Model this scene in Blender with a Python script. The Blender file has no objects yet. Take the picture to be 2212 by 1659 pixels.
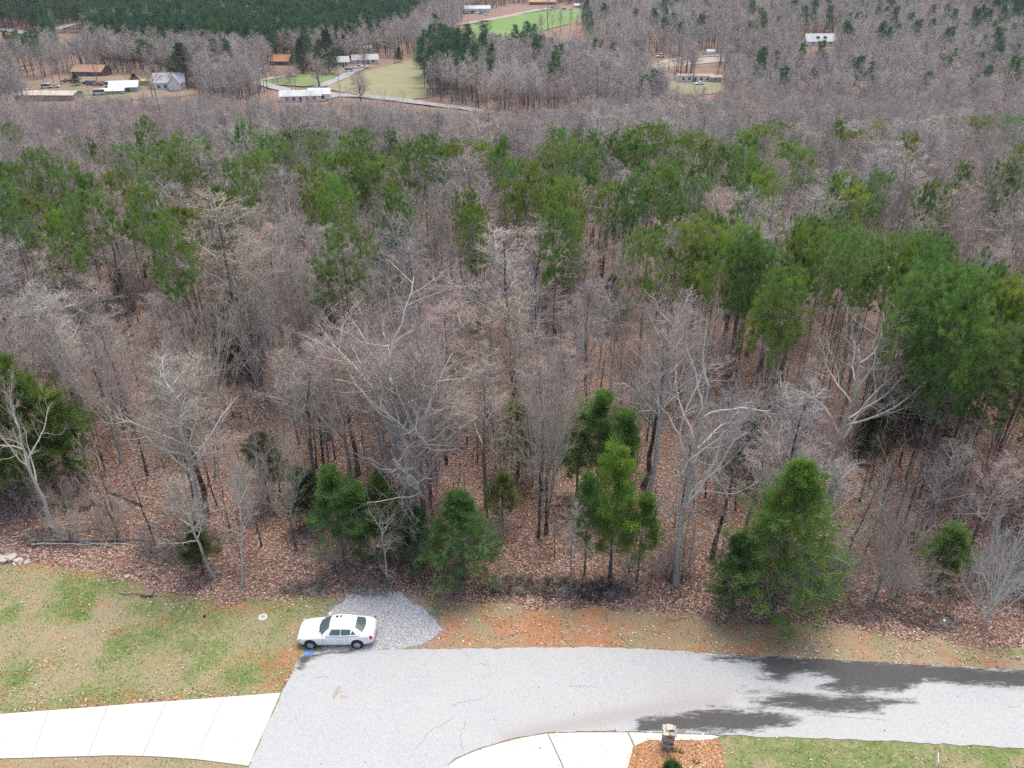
import bpy, math, random
import numpy as np

PI = math.pi
scene = bpy.context.scene
COL = scene.collection
rng = np.random.default_rng(11)
random.seed(5)

# ------------------------------------------------------------------ camera
CAM_H, PITCH = 37.0, math.radians(29.5)
FPX, CX, CY = 1683.0, 1106.0, 829.5          # focal length and centre in photo pixels (2212 wide)
cam_d = bpy.data.cameras.new('camera')
cam = bpy.data.objects.new('camera', cam_d)
COL.objects.link(cam)
cam.location = (0, 0, CAM_H)
cam.rotation_euler = (PI / 2 - PITCH, 0, 0)
cam_d.sensor_width = 36.0
cam_d.lens = FPX / 2212.0 * 36.0
cam_d.clip_start, cam_d.clip_end = 0.5, 8000.0
scene.camera = cam

# ------------------------------------------------------------------ sky, sun, exposure
SUN_EL, SUN_AZ = math.radians(70), math.radians(20)      # azimuth from +y towards +x
world = bpy.data.worlds.new('World')
scene.world = world
world.use_nodes = True
wn = world.node_tree
bg = wn.nodes['Background']
sky = wn.nodes.new('ShaderNodeTexSky')
sky.sky_type = 'NISHITA'
sky.sun_disc = False
sky.sun_elevation = SUN_EL
sky.sun_rotation = SUN_AZ
sky.air_density, sky.dust_density, sky.ozone_density = 1.0, 5.0, 1.0
wn.links.new(sky.outputs[0], bg.inputs[0])
bg.inputs[1].default_value = 0.15
sun_d = bpy.data.lights.new('sun', 'SUN')
sun_d.energy, sun_d.angle, sun_d.color = 1.1, math.radians(24), (0.985, 0.985, 0.90)
sun = bpy.data.objects.new('sun', sun_d)
COL.objects.link(sun)
sun.rotation_euler = (PI / 2 - SUN_EL, 0, PI - SUN_AZ)
scene.view_settings.view_transform = 'Standard'
scene.view_settings.look = 'None'
scene.view_settings.gamma = 1.0
scene.view_settings.use_curve_mapping = False
scene.view_settings.exposure = 0.92
scene.cycles.use_denoising = False
scene.cycles.use_light_tree = False
scene.cycles.max_bounces = 5
scene.cycles.diffuse_bounces = 4
scene.cycles.volume_bounces = 0

# ------------------------------------------------------------------ terrain height and photo rays
def ss(a, b, x):
    t = np.clip((np.asarray(x, float) - a) / (b - a), 0, 1)
    return t * t * (3 - 2 * t)

def hgt(x, y):
    x = np.asarray(x, float); y = np.asarray(y, float)
    z = -20.0 * ss(48, 285, y)
    z = z + 9.0 * ss(420, 900, y) + 90.0 * ss(950, 1900, y)
    z = z + 10.0 * ss(120, 420, x) * ss(380, 640, y)
    w = ss(46, 80, y)
    z = z + w * (0.9 * np.sin(x / 19 + 1.3) * np.cos(y / 23) + 1.6 * np.sin(x / 61 + y / 90) * ss(90, 200, y))
    w2 = ss(43.5, 50, y)
    z = z + w2 * (0.10 * np.sin(x * 0.9 + y * 0.35) * np.sin(y * 0.7 - x * 0.2) + 0.12 * np.sin(x * 0.31 - 0.7) * np.cos(y * 0.27))
    return z

def hz(x, y): return float(hgt(x, y))

def ray(u, v):
    a, b = (u - CX) / FPX, (v - CY) / FPX
    c, s = math.cos(PITCH), math.sin(PITCH)
    return np.array([a, c - b * s, -s - b * c])

def spot(u, v, lift=0.0):
    """The place on the terrain (plus lift metres) that the photograph shows at pixel u, v."""
    d = ray(u, v); o = np.array([0, 0, CAM_H])
    t = np.linspace(8, 2500, 6000)
    P = o + t[:, None] * d
    f = P[:, 2] - hgt(P[:, 0], P[:, 1]) - lift
    k = int(np.argmax(f < 0)) if (f < 0).any() else len(t) - 1
    a, b = t[max(k - 1, 0)], t[k]
    for _ in range(30):
        m = (a + b) / 2; p = o + m * d
        if p[2] - hz(p[0], p[1]) - lift > 0: a = m
        else: b = m
    return o + b * d

def project(P):
    P = np.asarray(P, float); q = P - np.array([0, 0, CAM_H])
    c, s = math.cos(PITCH), math.sin(PITCH)
    dz = q[..., 1] * c - q[..., 2] * s
    up = q[..., 1] * s + q[..., 2] * c
    dz = np.maximum(dz, 0.01)
    return CX + FPX * q[..., 0] / dz, CY - FPX * up / dz, dz

# ------------------------------------------------------------------ helpers: tagging and meshes
def tag(o, label=None, cat=None, group=None, kind=None):
    if label: o['label'] = label
    if cat: o['category'] = cat
    if group: o['group'] = group
    if kind: o['kind'] = kind
    return o

def empty(name, loc, label=None, cat=None, group=None, rz=0.0):
    o = bpy.data.objects.new(name, None)
    o.empty_display_size = 0.3
    COL.objects.link(o)
    o.location = loc; o.rotation_euler = (0, 0, rz)
    return tag(o, label, cat, group)

def link(name, me, parent=None, color=None):
    o = bpy.data.objects.new(name, me)
    COL.objects.link(o)
    if parent is not None: o.parent = parent
    if color is not None: o.color = tuple(color) + (1.0,)
    return o

def copy_tree(o, parent=None):
    c = o.copy(); COL.objects.link(c)
    if parent is not None: c.parent = parent
    for ch in o.children: copy_tree(ch, c)
    return c

class Geo:
    """Collects vertices and faces with a material slot per face; builds one mesh."""
    def __init__(self): self.V, self.Q, self.T, self.n = [], [], [], 0
    def add(self, V, quads=None, tris=None, mat=0):
        V = np.asarray(V, float).reshape(-1, 3)
        if quads is not None and len(quads): self.Q.append((np.asarray(quads, np.int64).reshape(-1, 4) + self.n, mat))
        if tris is not None and len(tris): self.T.append((np.asarray(tris, np.int64).reshape(-1, 3) + self.n, mat))
        self.V.append(V); self.n += len(V)
    def mesh(self, name, mats, smooth=True):
        V = np.concatenate(self.V) if self.V else np.zeros((0, 3))
        me = bpy.data.meshes.new(name)
        fq = np.concatenate([q for q, _ in self.Q]) if self.Q else np.zeros((0, 4), np.int64)
        ft = np.concatenate([t for t, _ in self.T]) if self.T else np.zeros((0, 3), np.int64)
        mi = np.concatenate([np.full(len(q), m) for q, m in self.Q] + [np.full(len(t), m) for t, m in self.T] + [np.zeros(0)]).astype(np.int32)
        me.vertices.add(len(V)); me.vertices.foreach_set('co', V.astype(np.float32).ravel())
        me.loops.add(fq.size + ft.size)
        me.loops.foreach_set('vertex_index', np.concatenate([fq.ravel(), ft.ravel()]).astype(np.int32))
        nf = len(fq) + len(ft)
        me.polygons.add(nf)
        me.polygons.foreach_set('loop_start', np.concatenate([np.arange(len(fq)) * 4, fq.size + np.arange(len(ft)) * 3]).astype(np.int32))
        me.polygons.foreach_set('material_index', mi)
        me.polygons.foreach_set('use_smooth', np.full(nf, smooth))
        for m in (mats if isinstance(mats, (list, tuple)) else [mats]): me.materials.append(m)
        me.update(calc_edges=True)
        return me
    def box(self, c, s, rz=0.0, mat=0, taper=1.0, tilt=None):
        c = np.asarray(c, float); hx, hy, hz_ = np.asarray(s, float) / 2
        V = np.array([[sx * hx * (taper if sz > 0 else 1), sy * hy * (taper if sz > 0 else 1), sz * hz_] for sz in (-1, 1) for sy in (-1, 1) for sx in (-1, 1)])
        if tilt is not None: V = V @ tilt.T
        cr, sr = math.cos(rz), math.sin(rz)
        V = V @ np.array([[cr, sr, 0], [-sr, cr, 0], [0, 0, 1]]) + c
        self.add(V, [[0, 2, 3, 1], [4, 5, 7, 6], [0, 1, 5, 4], [2, 6, 7, 3], [0, 4, 6, 2], [1, 3, 7, 5]], mat=mat)
    def tubes(self, P, R, k=5, mat=0, cap=False):
        P = np.asarray(P, float); R = np.asarray(R, float)
        B, n, _ = P.shape
        T = np.gradient(P, axis=1)
        T /= np.linalg.norm(T, axis=2, keepdims=True) + 1e-9
        m = P[:, -1] - P[:, 0]
        m /= np.linalg.norm(m, axis=1, keepdims=True) + 1e-9
        ref = np.where(np.abs(m[:, 2:3]) < 0.8, np.array([[0, 0, 1.0]]), np.array([[1.0, 0.13, 0]]))
        U = np.cross(T, ref[:, None, :]); U /= np.linalg.norm(U, axis=2, keepdims=True) + 1e-9
        W = np.cross(T, U)
        a = np.arange(k) * 2 * PI / k
        V = P[:, :, None, :] + R[:, :, None, None] * (np.cos(a)[:, None] * U[:, :, None, :] + np.sin(a)[:, None] * W[:, :, None, :])
        idx = np.arange(B * n * k).reshape(B, n, k)
        a0 = idx[:, :-1, :]; a1 = np.roll(idx, -1, axis=2)[:, :-1, :]
        b0 = idx[:, 1:, :]; b1 = np.roll(idx, -1, axis=2)[:, 1:, :]
        Q = np.stack([a0, a1, b1, b0], -1).reshape(-1, 4)
        self.add(V.reshape(-1, 3), Q, mat=mat)
    def spikes(self, A, D, r, mat=0):
        """slim three-sided tapering twigs from A along D (not unit) with base radius r"""
        A = np.asarray(A, float); D = np.asarray(D, float); B = len(A)
        m = D / (np.linalg.norm(D, axis=1, keepdims=True) + 1e-9)
        ref = np.where(np.abs(m[:, 2:3]) < 0.8, np.array([[0, 0, 1.0]]), np.array([[1.0, 0, 0]]))
        U = np.cross(m, ref); U /= np.linalg.norm(U, axis=1, keepdims=True) + 1e-9
        W = np.cross(m, U)
        r = np.broadcast_to(np.asarray(r, float), (B,))[:, None]
        V = np.stack([A + r * (math.cos(q) * U + math.sin(q) * W) for q in (0, 2.094, 4.189)] + [A + D], 1)
        i = np.arange(B)[:, None] * 4
        t = np.concatenate([i + np.array([[0, 1, 3]]), i + np.array([[1, 2, 3]]), i + np.array([[2, 0, 3]])])
        self.add(V.reshape(-1, 3), tris=t, mat=mat)

# ------------------------------------------------------------------ materials
def mat_new(name):
    m = bpy.data.materials.new(name); m.use_nodes = True
    nt = m.node_tree
    b = nt.nodes['Principled BSDF']
    b.inputs['Roughness'].default_value = 0.85
    b.inputs['Specular IOR Level'].default_value = 0.25
    return m, nt, b

def N(nt, t, **kw):
    n = nt.nodes.new(t)
    for k, v in kw.items():
        if hasattr(n, k): setattr(n, k, v)
    return n

def noise(nt, scale, detail=4, rough=0.6, vec=None, obj=True):
    n = N(nt, 'ShaderNodeTexNoise')
    n.inputs['Scale'].default_value = scale; n.inputs['Detail'].default_value = detail; n.inputs['Roughness'].default_value = rough
    if vec is None:
        tc = N(nt, 'ShaderNodeTexCoord'); vec = tc.outputs['Object']
    nt.links.new(vec, n.inputs['Vector'])
    return n.outputs['Fac']

def ramp(nt, fac, stops, interp='LINEAR'):
    r = N(nt, 'ShaderNodeValToRGB'); r.color_ramp.interpolation = interp
    el = r.color_ramp.elements
    while len(el) < len(stops): el.new(0.5)
    for e, (p, c) in zip(el, stops):
        e.position = p; e.color = (tuple(c) + (1,)) if not isinstance(c, (int, float)) else (c, c, c, 1)
    nt.links.new(fac, r.inputs[0])
    return r.outputs[0]

def mix(nt, fac, a, b, mode='MIX'):
    m = N(nt, 'ShaderNodeMix'); m.data_type = 'RGBA'; m.blend_type = mode
    for s, val in ((m.inputs[0], fac), (m.inputs[6], a), (m.inputs[7], b)):
        if isinstance(val, (int, float)): s.default_value = val
        elif isinstance(val, (tuple, list)): s.default_value = tuple(val) + ((1,) if len(val) == 3 else ())
        else: nt.links.new(val, s)
    return m.outputs[2]

def math_n(nt, op, a, b=None, clamp=False):
    m = N(nt, 'ShaderNodeMath'); m.operation = op; m.use_clamp = clamp
    for s, val in ((m.inputs[0], a), (m.inputs[1], b)):
        if val is None: continue
        if isinstance(val, (int, float)): s.default_value = val
        else: nt.links.new(val, s)
    return m.outputs[0]

def bump(nt, b, h, strength=0.4, dist=0.05):
    n = N(nt, 'ShaderNodeBump'); n.inputs['Strength'].default_value = strength; n.inputs['Distance'].default_value = dist
    nt.links.new(h, n.inputs['Height']); nt.links.new(n.outputs[0], b.inputs['Normal'])

def plain(name, col, rough=0.7, metal=0.0, var=0.12, scale=3.0, spec=0.3):
    m, nt, b = mat_new(name)
    f = noise(nt, scale, 5)
    c = tuple(col)
    nt.links.new(ramp(nt, f, [(0.3, [x * (1 - var) for x in c]), (0.7, [min(1, x * (1 + var)) for x in c])]), b.inputs['Base Color'])
    b.inputs['Roughness'].default_value = rough; b.inputs['Metallic'].default_value = metal
    b.inputs['Specular IOR Level'].default_value = spec
    return m

M = {}
# bark: tone of the tree (object colour) with pale lichen patches and dark fissures
m, nt, b = mat_new('bark')
oi = N(nt, 'ShaderNodeObjectInfo')
f1 = noise(nt, 2.2, 5, 0.65); f2 = noise(nt, 14.0, 3, 0.6)
rnd = math_n(nt, 'MULTIPLY_ADD', oi.outputs['Random'], 0.5); rnd.node.inputs[2].default_value = 0.75
base = mix(nt, 1.0, oi.outputs['Color'], rnd, 'MULTIPLY')
lich = mix(nt, ramp(nt, f1, [(0.48, 0.0), (0.64, 0.7)]), base, (0.48, 0.50, 0.45))
nt.links.new(mix(nt, ramp(nt, f2, [(0.35, 0.55), (0.55, 0.0)]), lich, (0.05, 0.042, 0.036)), b.inputs['Base Color'])
M['bark'] = m
# smaller branches: object colour pulled to pale grey
m, nt, b = mat_new('branch_bark')
oi = N(nt, 'ShaderNodeObjectInfo')
f1 = noise(nt, 1.2, 3)
nt.links.new(mix(nt, ramp(nt, f1, [(0.4, 0.25), (0.65, 0.8)]), oi.outputs['Color'], (0.56, 0.555, 0.51)), b.inputs['Base Color'])
M['branch'] = m
m, nt, b = mat_new('limb_bark')
oi = N(nt, 'ShaderNodeObjectInfo')
f1 = noise(nt, 1.6, 4)
nt.links.new(mix(nt, ramp(nt, f1, [(0.38, 0.25), (0.62, 0.75)]), oi.outputs['Color'], (0.56, 0.565, 0.52)), b.inputs['Base Color'])
M['limb'] = m
# twigs: object colour, each tree a little different
m, nt, b = mat_new('twig_bark')
oi = N(nt, 'ShaderNodeObjectInfo')
tone = ramp(nt, oi.outputs['Random'], [(0.0, (0.78, 0.80, 0.86)), (0.3, (1.0, 0.93, 0.95)), (0.55, (1.12, 0.98, 0.90)), (0.8, (0.92, 0.94, 0.88)), (1.0, (1.15, 1.06, 1.04))])
nt.links.new(mix(nt, 1.0, oi.outputs['Color'], tone, 'MULTIPLY'), b.inputs['Base Color'])
M['twig'] = m
# needles
m, nt, b = mat_new('needles')
oi = N(nt, 'ShaderNodeObjectInfo')
f1 = noise(nt, 0.9, 4, 0.7)
tone = ramp(nt, f1, [(0.32, (0.75, 0.82, 0.80)), (0.5, (1.05, 1.05, 0.9)), (0.68, (1.5, 1.35, 0.8))])
t2 = ramp(nt, oi.outputs['Random'], [(0.0, (0.75, 0.85, 0.95)), (0.5, (1, 1, 1)), (1.0, (1.35, 1.15, 0.8))])
c = mix(nt, 1.0, oi.outputs['Color'], tone, 'MULTIPLY')
nt.links.new(mix(nt, 1.0, c, t2, 'MULTIPLY'), b.inputs['Base Color'])
b.inputs['Roughness'].default_value = 0.6
tl = N(nt, 'ShaderNodeBsdfTranslucent'); ms = N(nt, 'ShaderNodeMixShader'); ms.inputs[0].default_value = 0.42
nt.links.new(c.node.outputs[2], tl.inputs[0])
fin = mix(nt, 1.0, c, t2, 'MULTIPLY'); nt.links.new(fin, tl.inputs[0])
nt.links.new(b.outputs[0], ms.inputs[1]); nt.links.new(tl.outputs[0], ms.inputs[2]); nt.links.new(ms.outputs[0], nt.nodes['Material Output'].inputs[0])
M['needles'] = m

# ------------------------------------------------------------------ growing branches
def unit(v): return v / (np.linalg.norm(v, axis=-1, keepdims=True) + 1e-9)

def grow(r, P, R, L, c, t0, t1, ang, angsd, length, n=5, wob=0.12, up=0.1, rmul=0.6, taper=0.25, lsd=0.25, rmin=0.003):
    """c children on each parent polyline; length = number (share of the parent's) or function of t in metres.
    Returns their polylines, radii and lengths."""
    B, m, _ = P.shape
    t = t0 + (t1 - t0) * (np.arange(c)[None, :] + r.uniform(0, 1, (B, c))) / c
    x = t * (m - 1); i = np.minimum(x.astype(int), m - 2); fr = (x - i)[..., None]
    bi = np.arange(B)[:, None]
    A = P[bi, i] * (1 - fr) + P[bi, i + 1] * fr
    T = unit(P[bi, i + 1] - P[bi, i])
    rb = R[bi, i] * (1 - fr[..., 0]) + R[bi, i + 1] * fr[..., 0]
    az = r.uniform(0, 2 * PI, (B, 1)) + np.arange(c)[None, :] * 2.4 + r.normal(0, 0.5, (B, c))
    ref = np.where(np.abs(T[..., 2:3]) < 0.8, np.array([0, 0, 1.0]), np.array([1.0, 0, 0]))
    U = unit(np.cross(T, ref)); W = np.cross(T, U)
    a_ = (ang(t) if callable(ang) else ang) + r.normal(0, angsd, (B, c))
    d = np.cos(a_)[..., None] * T + np.sin(a_)[..., None] * (np.cos(az)[..., None] * U + np.sin(az)[..., None] * W)
    ln = length(t) if callable(length) else L[:, None] * length * (1.15 - 0.55 * t)
    ln = ln * np.clip(r.normal(1, lsd, (B, c)), 0.35, 1.8)
    K = B * c
    A = A.reshape(K, 3); d = unit(d.reshape(K, 3)); ln = ln.reshape(K); rb = rb.reshape(K)
    pts = [A]; p = A
    for s in range(n - 1):
        d = unit(d + r.normal(0, wob, (K, 3)) + np.array([0, 0, up]))
        p = p + d * (ln / (n - 1))[:, None]
        pts.append(p)
    P2 = np.stack(pts, 1)
    r0 = np.maximum(rb * rmul, rmin)
    R2 = r0[:, None] * np.linspace(1, taper, n)[None, :]
    return P2, R2, ln

def trunk_line(r, H, r0, n=10, lean=(0, 0), wob=0.02, taper=0.12, bend=0.0):
    z = np.linspace(0, H, n)
    off = np.cumsum(r.normal(0, wob * H / n * 2.2, (n, 2)), axis=0); off -= off[0]
    x = off[:, 0] + lean[0] * z + bend * np.sin(z / H * PI); y = off[:, 1] + lean[1] * z
    P = np.stack([x, y, z], 1)[None]
    R = (r0 * (1 - (1 - taper) * (z / H) ** 0.9))[None].copy()
    R[0, 0] *= 1.35
    P[0, 0, 2] = -0.25
    return P, R, np.array([H])

def bare_proto(seed, H, style, k=1.0):
    """A leafless tree: returns (trunk mesh with its limbs, crown mesh of branches and twigs)."""
    r = np.random.default_rng(seed)
    tg, cg = Geo(), Geo()
    I = lambda v: max(1, int(round(v * k)))
    if style == 'oak':
        P, R, L = trunk_line(r, H * 0.70, 0.34, 9, wob=0.025, taper=0.35)
        l1 = grow(r, P, R, L, 15, 0.30, 0.99, lambda t: 1.05 - 0.62 * t, 0.15, lambda t: H * (0.42 - 0.06 * t), 9, 0.13, 0.10, 0.66, 0.30, 0.25, 0.07)
        l2 = grow(r, *l1, 8, 0.22, 1.0, 0.8, 0.2, 0.42, 6, 0.16, 0.09, 0.66, 0.35, 0.25, 0.034)
        l3 = grow(r, *l2, I(7), 0.2, 1.0, 0.75, 0.25, 0.48, 4, 0.16, 0.06, 0.65, 0.45, 0.25, 0.013)
        l4 = grow(r, *l3, I(4), 0.15, 1.0, 0.7, 0.25, 0.6, 3, 0.15, 0.05, 0.7, 0.5, 0.25, 0.0085)
        nt_ = 1; rt = 0.0075
    elif style == 'slender':
        P, R, L = trunk_line(r, H * 0.95, 0.15, 11, wob=0.02, taper=0.12)
        l1 = grow(r, P, R, L, 17, 0.42, 0.99, lambda t: 0.85 - 0.35 * t, 0.15, lambda t: H * (0.30 - 0.20 * t), 7, 0.10, 0.10, 0.66, 0.3, 0.25, 0.035)
        l2 = grow(r, *l1, 7, 0.2, 1.0, 0.75, 0.2, 0.42, 4, 0.14, 0.08, 0.55, 0.35, 0.25, 0.018)
        l3 = grow(r, *l2, I(5), 0.15, 1.0, 0.7, 0.25, 0.6, 3, 0.16, 0.06, 0.6, 0.45, 0.25, 0.011)
        l4 = grow(r, *l3, I(4), 0.1, 1.0, 0.7, 0.25, 0.7, 2, 0.15, 0.04, 0.65, 0.5)
        nt_ = 1; rt = 0.007
    elif style == 'vase':
        P, R, L = trunk_line(r, H * 0.42, 0.17, 7, wob=0.02, taper=0.55)
        l1 = grow(r, P, R, L, 9, 0.40, 1.0, 0.48, 0.14, lambda t: H * 0.58, 10, 0.06, 0.06, 0.55, 0.25, 0.25, 0.04)
        l2 = grow(r, *l1, 11, 0.2, 1.0, 0.6, 0.18, 0.30, 5, 0.12, 0.12, 0.5, 0.3, 0.25, 0.018)
        l3 = grow(r, *l2, I(5), 0.15, 1.0, 0.6, 0.22, 0.55, 3, 0.14, 0.08, 0.6, 0.45, 0.25, 0.011)
        l4 = grow(r, *l3, I(4), 0.1, 1.0, 0.6, 0.25, 0.7, 2, 0.14, 0.06, 0.65, 0.5)
        nt_ = 1; rt = 0.007
    elif style == 'crooked':
        P, R, L = trunk_line(r, H * 0.8, 0.2, 9, wob=0.05, taper=0.3, bend=0.5)
        l1 = grow(r, P, R, L, 9, 0.35, 0.99, 0.8, 0.25, lambda t: H * (0.40 - 0.1 * t), 8, 0.2, 0.08, 0.68, 0.3, 0.25, 0.05)
        l2 = grow(r, *l1, 7, 0.25, 1.0, 0.8, 0.25, 0.42, 6, 0.22, 0.06, 0.55, 0.3, 0.25, 0.018)
        l3 = grow(r, *l2, I(5), 0.2, 1.0, 0.75, 0.25, 0.5, 4, 0.2, 0.05, 0.6, 0.4, 0.25, 0.011)
        l4 = grow(r, *l3, I(4), 0.15, 1.0, 0.7, 0.25, 0.6, 2, 0.15, 0.05, 0.65, 0.5)
        nt_ = 2; rt = 0.0055
    elif style == 'bush':
        P, R, L = trunk_line(r, H * 0.25, 0.14, 4, wob=0.03, taper=0.8)
        l1 = grow(r, P, R, L, 16, 0.15, 1.0, 0.75, 0.25, lambda t: H * 0.75, 8, 0.12, 0.05, 0.45, 0.2)
        l2 = grow(r, *l1, 8, 0.2, 1.0, 0.65, 0.2, 0.4, 5, 0.14, 0.05, 0.5, 0.3, 0.25, 0.018)
        l3 = grow(r, *l2, I(6), 0.15, 1.0, 0.65, 0.22, 0.5, 3, 0.15, 0.04, 0.6, 0.45, 0.25, 0.011)
        l4 = grow(r, *l3, I(3), 0.1, 1.0, 0.6, 0.25, 0.65, 2, 0.14, 0.04, 0.65, 0.5)
        nt_ = 2; rt = 0.005
    else:   # sapling
        P, R, L = trunk_line(r, H, 0.05, 8, wob=0.03, taper=0.12)
        l1 = grow(r, P, R, L, 13, 0.25, 0.99, 0.7, 0.2, lambda t: H * (0.32 - 0.2 * t), 5, 0.1, 0.1, 0.5, 0.25)
        l2 = grow(r, *l1, 6, 0.15, 1.0, 0.65, 0.2, 0.45, 3, 0.14, 0.06, 0.6, 0.4)
        l3 = grow(r, *l2, I(4), 0.1, 1.0, 0.65, 0.2, 0.55, 2, 0.14, 0.05, 0.65, 0.5)
        l4 = None; nt_ = 0; rt = 0.004
    tg.tubes(P, R, 9)
    tg.tubes(l1[0], l1[1], 6, 1)
    cg.tubes(l2[0], l2[1], 4, 0)
    lo = [l3] + ([l4] if l4 is not None else [])
    for q in lo:
        n = q[0].shape[1]
        if n > 2: cg.tubes(q[0], np.maximum(q[1], 0.006), 3, 1)
        else: cg.spikes(q[0][:, 0], q[0][:, 1] - q[0][:, 0], np.maximum(q[1][:, 0], 0.008), 1)
    if nt_:
        last = lo[-1]
        q = grow(r, *last, nt_, 0.1, 1.0, 0.65, 0.25, 0.75, 2, 0.1, 0.04, 0.8, 0.5)
        ln = np.maximum(q[2], 0.25); d = unit(q[0][:, 1] - q[0][:, 0]) * ln[:, None]
        cg.spikes(q[0][:, 0], d, rt, 1)
    return tg.mesh('trunk', [M['bark'], M['limb']]), cg.mesh('crown', [M['branch'], M['twig']])

def blades(r, C, A, rad, nb, ln, wd, up=0.25):
    """nb narrow two-triangle needle sprays round each centre C, leaning along A"""
    K = len(C)
    d = r.normal(0, 1, (K, nb, 3)); d = unit(d) * 0.9 + A[:, None, :] * 0.9 + np.array([0, 0, up]); d = unit(d)
    o = C[:, None, :] + r.normal(0, rad, (K, nb, 3))
    L = ln * r.uniform(0.6, 1.3, (K, nb, 1)); w = wd * r.uniform(0.7, 1.3, (K, nb, 1))
    s = unit(np.cross(d, r.normal(0, 1, (K, nb, 3))))
    q = unit(np.cross(d, s))
    V = np.stack([o, o + d * L * 0.55 + s * w * 0.5 + q * w * 0.3, o + d * L, o + d * L * 0.5 - s * w * 0.5 + q * w * 0.3], 2).reshape(-1, 3)
    i = np.arange(K * nb)[:, None] * 4
    tri = np.concatenate([i + np.array([[0, 1, 2]]), i + np.array([[0, 2, 3]])])
    return V, tri

def pine_proto(seed, H, style='tall', k=1.0, bw=1.0):
    r = np.random.default_rng(seed)
    tg, cg = Geo(), Geo()
    if style in ('tall', 'deep'):       # clear trunk, irregular crown in the upper half
        P, R, L = trunk_line(r, H, 0.15, 11, wob=0.018, taper=0.1)
        c0 = 0.73 if style == 'tall' else 0.54; cm = c0 + (1 - c0) * 0.42
        l1 = grow(r, P, R, L, int((30 if style == 'tall' else 42) * k), c0, 0.995, lambda t: 1.5 - 0.9 * np.clip((t - c0) / (1 - c0), 0, 1) ** 1.8, 0.15,
                  lambda t: H * 0.165 * np.sqrt(np.clip(1.1 - ((t - cm) / (0.62 * (1 - c0))) ** 2, 0.10, 1)), 6, 0.08, 0.0, 0.40, 0.3, 0.28)
        l2 = grow(r, *l1, 8, 0.30, 1.0, 0.85, 0.2, 0.42, 4, 0.12, 0.05, 0.5, 0.3)
        dead = grow(r, P, R, L, 14, 0.25, 0.64, 1.5, 0.15, lambda t: 1.3 + 0 * t, 4, 0.1, -0.02, 0.2, 0.3)
        tg.tubes(dead[0], dead[1], 3)
        nt_, nb, ln, wd, up = 3, 21, 0.30, 0.036, 0.40
    elif style == 'young':    # conical, foliage nearly to the ground
        P, R, L = trunk_line(r, H, 0.09, 8, wob=0.015, taper=0.1)
        l1 = grow(r, P, R, L, int(60 * k), 0.10, 0.99, lambda t: 1.35 - 0.6 * t, 0.15,
                  lambda t: H * 0.30 * np.clip(1.06 - t, 0.05, 1) ** 0.72, 5, 0.08, 0.06, 0.35, 0.25, 0.22)
        l2 = grow(r, *l1, 8, 0.2, 1.0, 0.75, 0.2, 0.42, 3, 0.1, 0.08, 0.5, 0.3)
        nt_, nb, ln, wd, up = 4, 14, 0.22, 0.018, 0.35
    elif style == 'thin':     # see-through young pine
        P, R, L = trunk_line(r, H, 0.07, 8, wob=0.02, taper=0.1)
        l1 = grow(r, P, R, L, int(40 * k), 0.26, 0.99, lambda t: 1.3 - 0.6 * t, 0.2,
                  lambda t: H * 0.24 * np.clip(1.05 - t, 0.1, 1) ** 0.6, 5, 0.1, 0.08, 0.35, 0.25, 0.3)
        l2 = grow(r, *l1, 7, 0.25, 1.0, 0.75, 0.2, 0.42, 3, 0.1, 0.08, 0.5, 0.3)
        nt_, nb, ln, wd, up = 4, 12, 0.23, 0.018, 0.35
    else:                     # cedar: dense, soft, rounded cone
        P, R, L = trunk_line(r, H, 0.14, 8, wob=0.012, taper=0.1)
        l1 = grow(r, P, R, L, int(110 * k), 0.04, 0.985, lambda t: 1.25 - 0.65 * t, 0.12,
                  lambda t: H * 0.31 * np.clip(1.05 - t, 0.06, 1) ** 0.62 * np.clip(0.72 + t * 1.6, 0, 1), 5, 0.06, 0.10, 0.3, 0.25, 0.13)
        l2 = grow(r, *l1, 8, 0.3, 1.0, 0.7, 0.2, 0.38, 3, 0.1, 0.14, 0.5, 0.3)
        nt_, nb, ln, wd, up = 4, 11, 0.24, 0.022, 0.4
    tg.tubes(P, R, 8)
    tg.tubes(l1[0], np.maximum(l1[1], 0.01), 4)
    cg.tubes(l2[0], np.maximum(l2[1], 0.006), 3, 0)
    # tufts along and at the tips of the second-order branches
    m = l2[0].shape[1]
    for j in range(nt_):
        lo_t = 0.6 if style in ('tall', 'deep') else 0.35
        t = lo_t + (1 - lo_t) * (j + 1) / nt_ * r.uniform(0.8, 1.0, len(l2[0]))
        x = np.clip(t, 0, 0.999) * (m - 1); i = x.astype(int); fr = (x - i)[:, None]
        b = np.arange(len(l2[0]))
        C = l2[0][b, i] * (1 - fr) + l2[0][b, i + 1] * fr
        A = unit(l2[0][b, i + 1] - l2[0][b, i])
        cg.add(*[(V, None, T_) for V, T_ in [blades(r, C, A, ln * 0.3, nb, ln * bw, wd * bw, up)]][0], mat=1)
    return tg.mesh('trunk', M['bark']), cg.mesh('crown', [M['branch'], M['needles']], smooth=False)
# ------------------------------------------------------------------ polygons on the ground
from mathutils.geometry import delaunay_2d_cdt
from mathutils import Vector

def gpoly(px): return np.array([spot(u, v)[:2] for u, v in px])

def inside(poly, x, y):
    x = np.asarray(x, float); y = np.asarray(y, float)
    r = np.zeros(x.shape, bool); n = len(poly)
    for i in range(n):
        x0, y0 = poly[i]; x1, y1 = poly[(i + 1) % n]
        c = (y0 > y) != (y1 > y)
        r ^= c & (x < (x1 - x0) * (y - y0) / (y1 - y0 + 1e-12) + x0)
    return r

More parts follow.
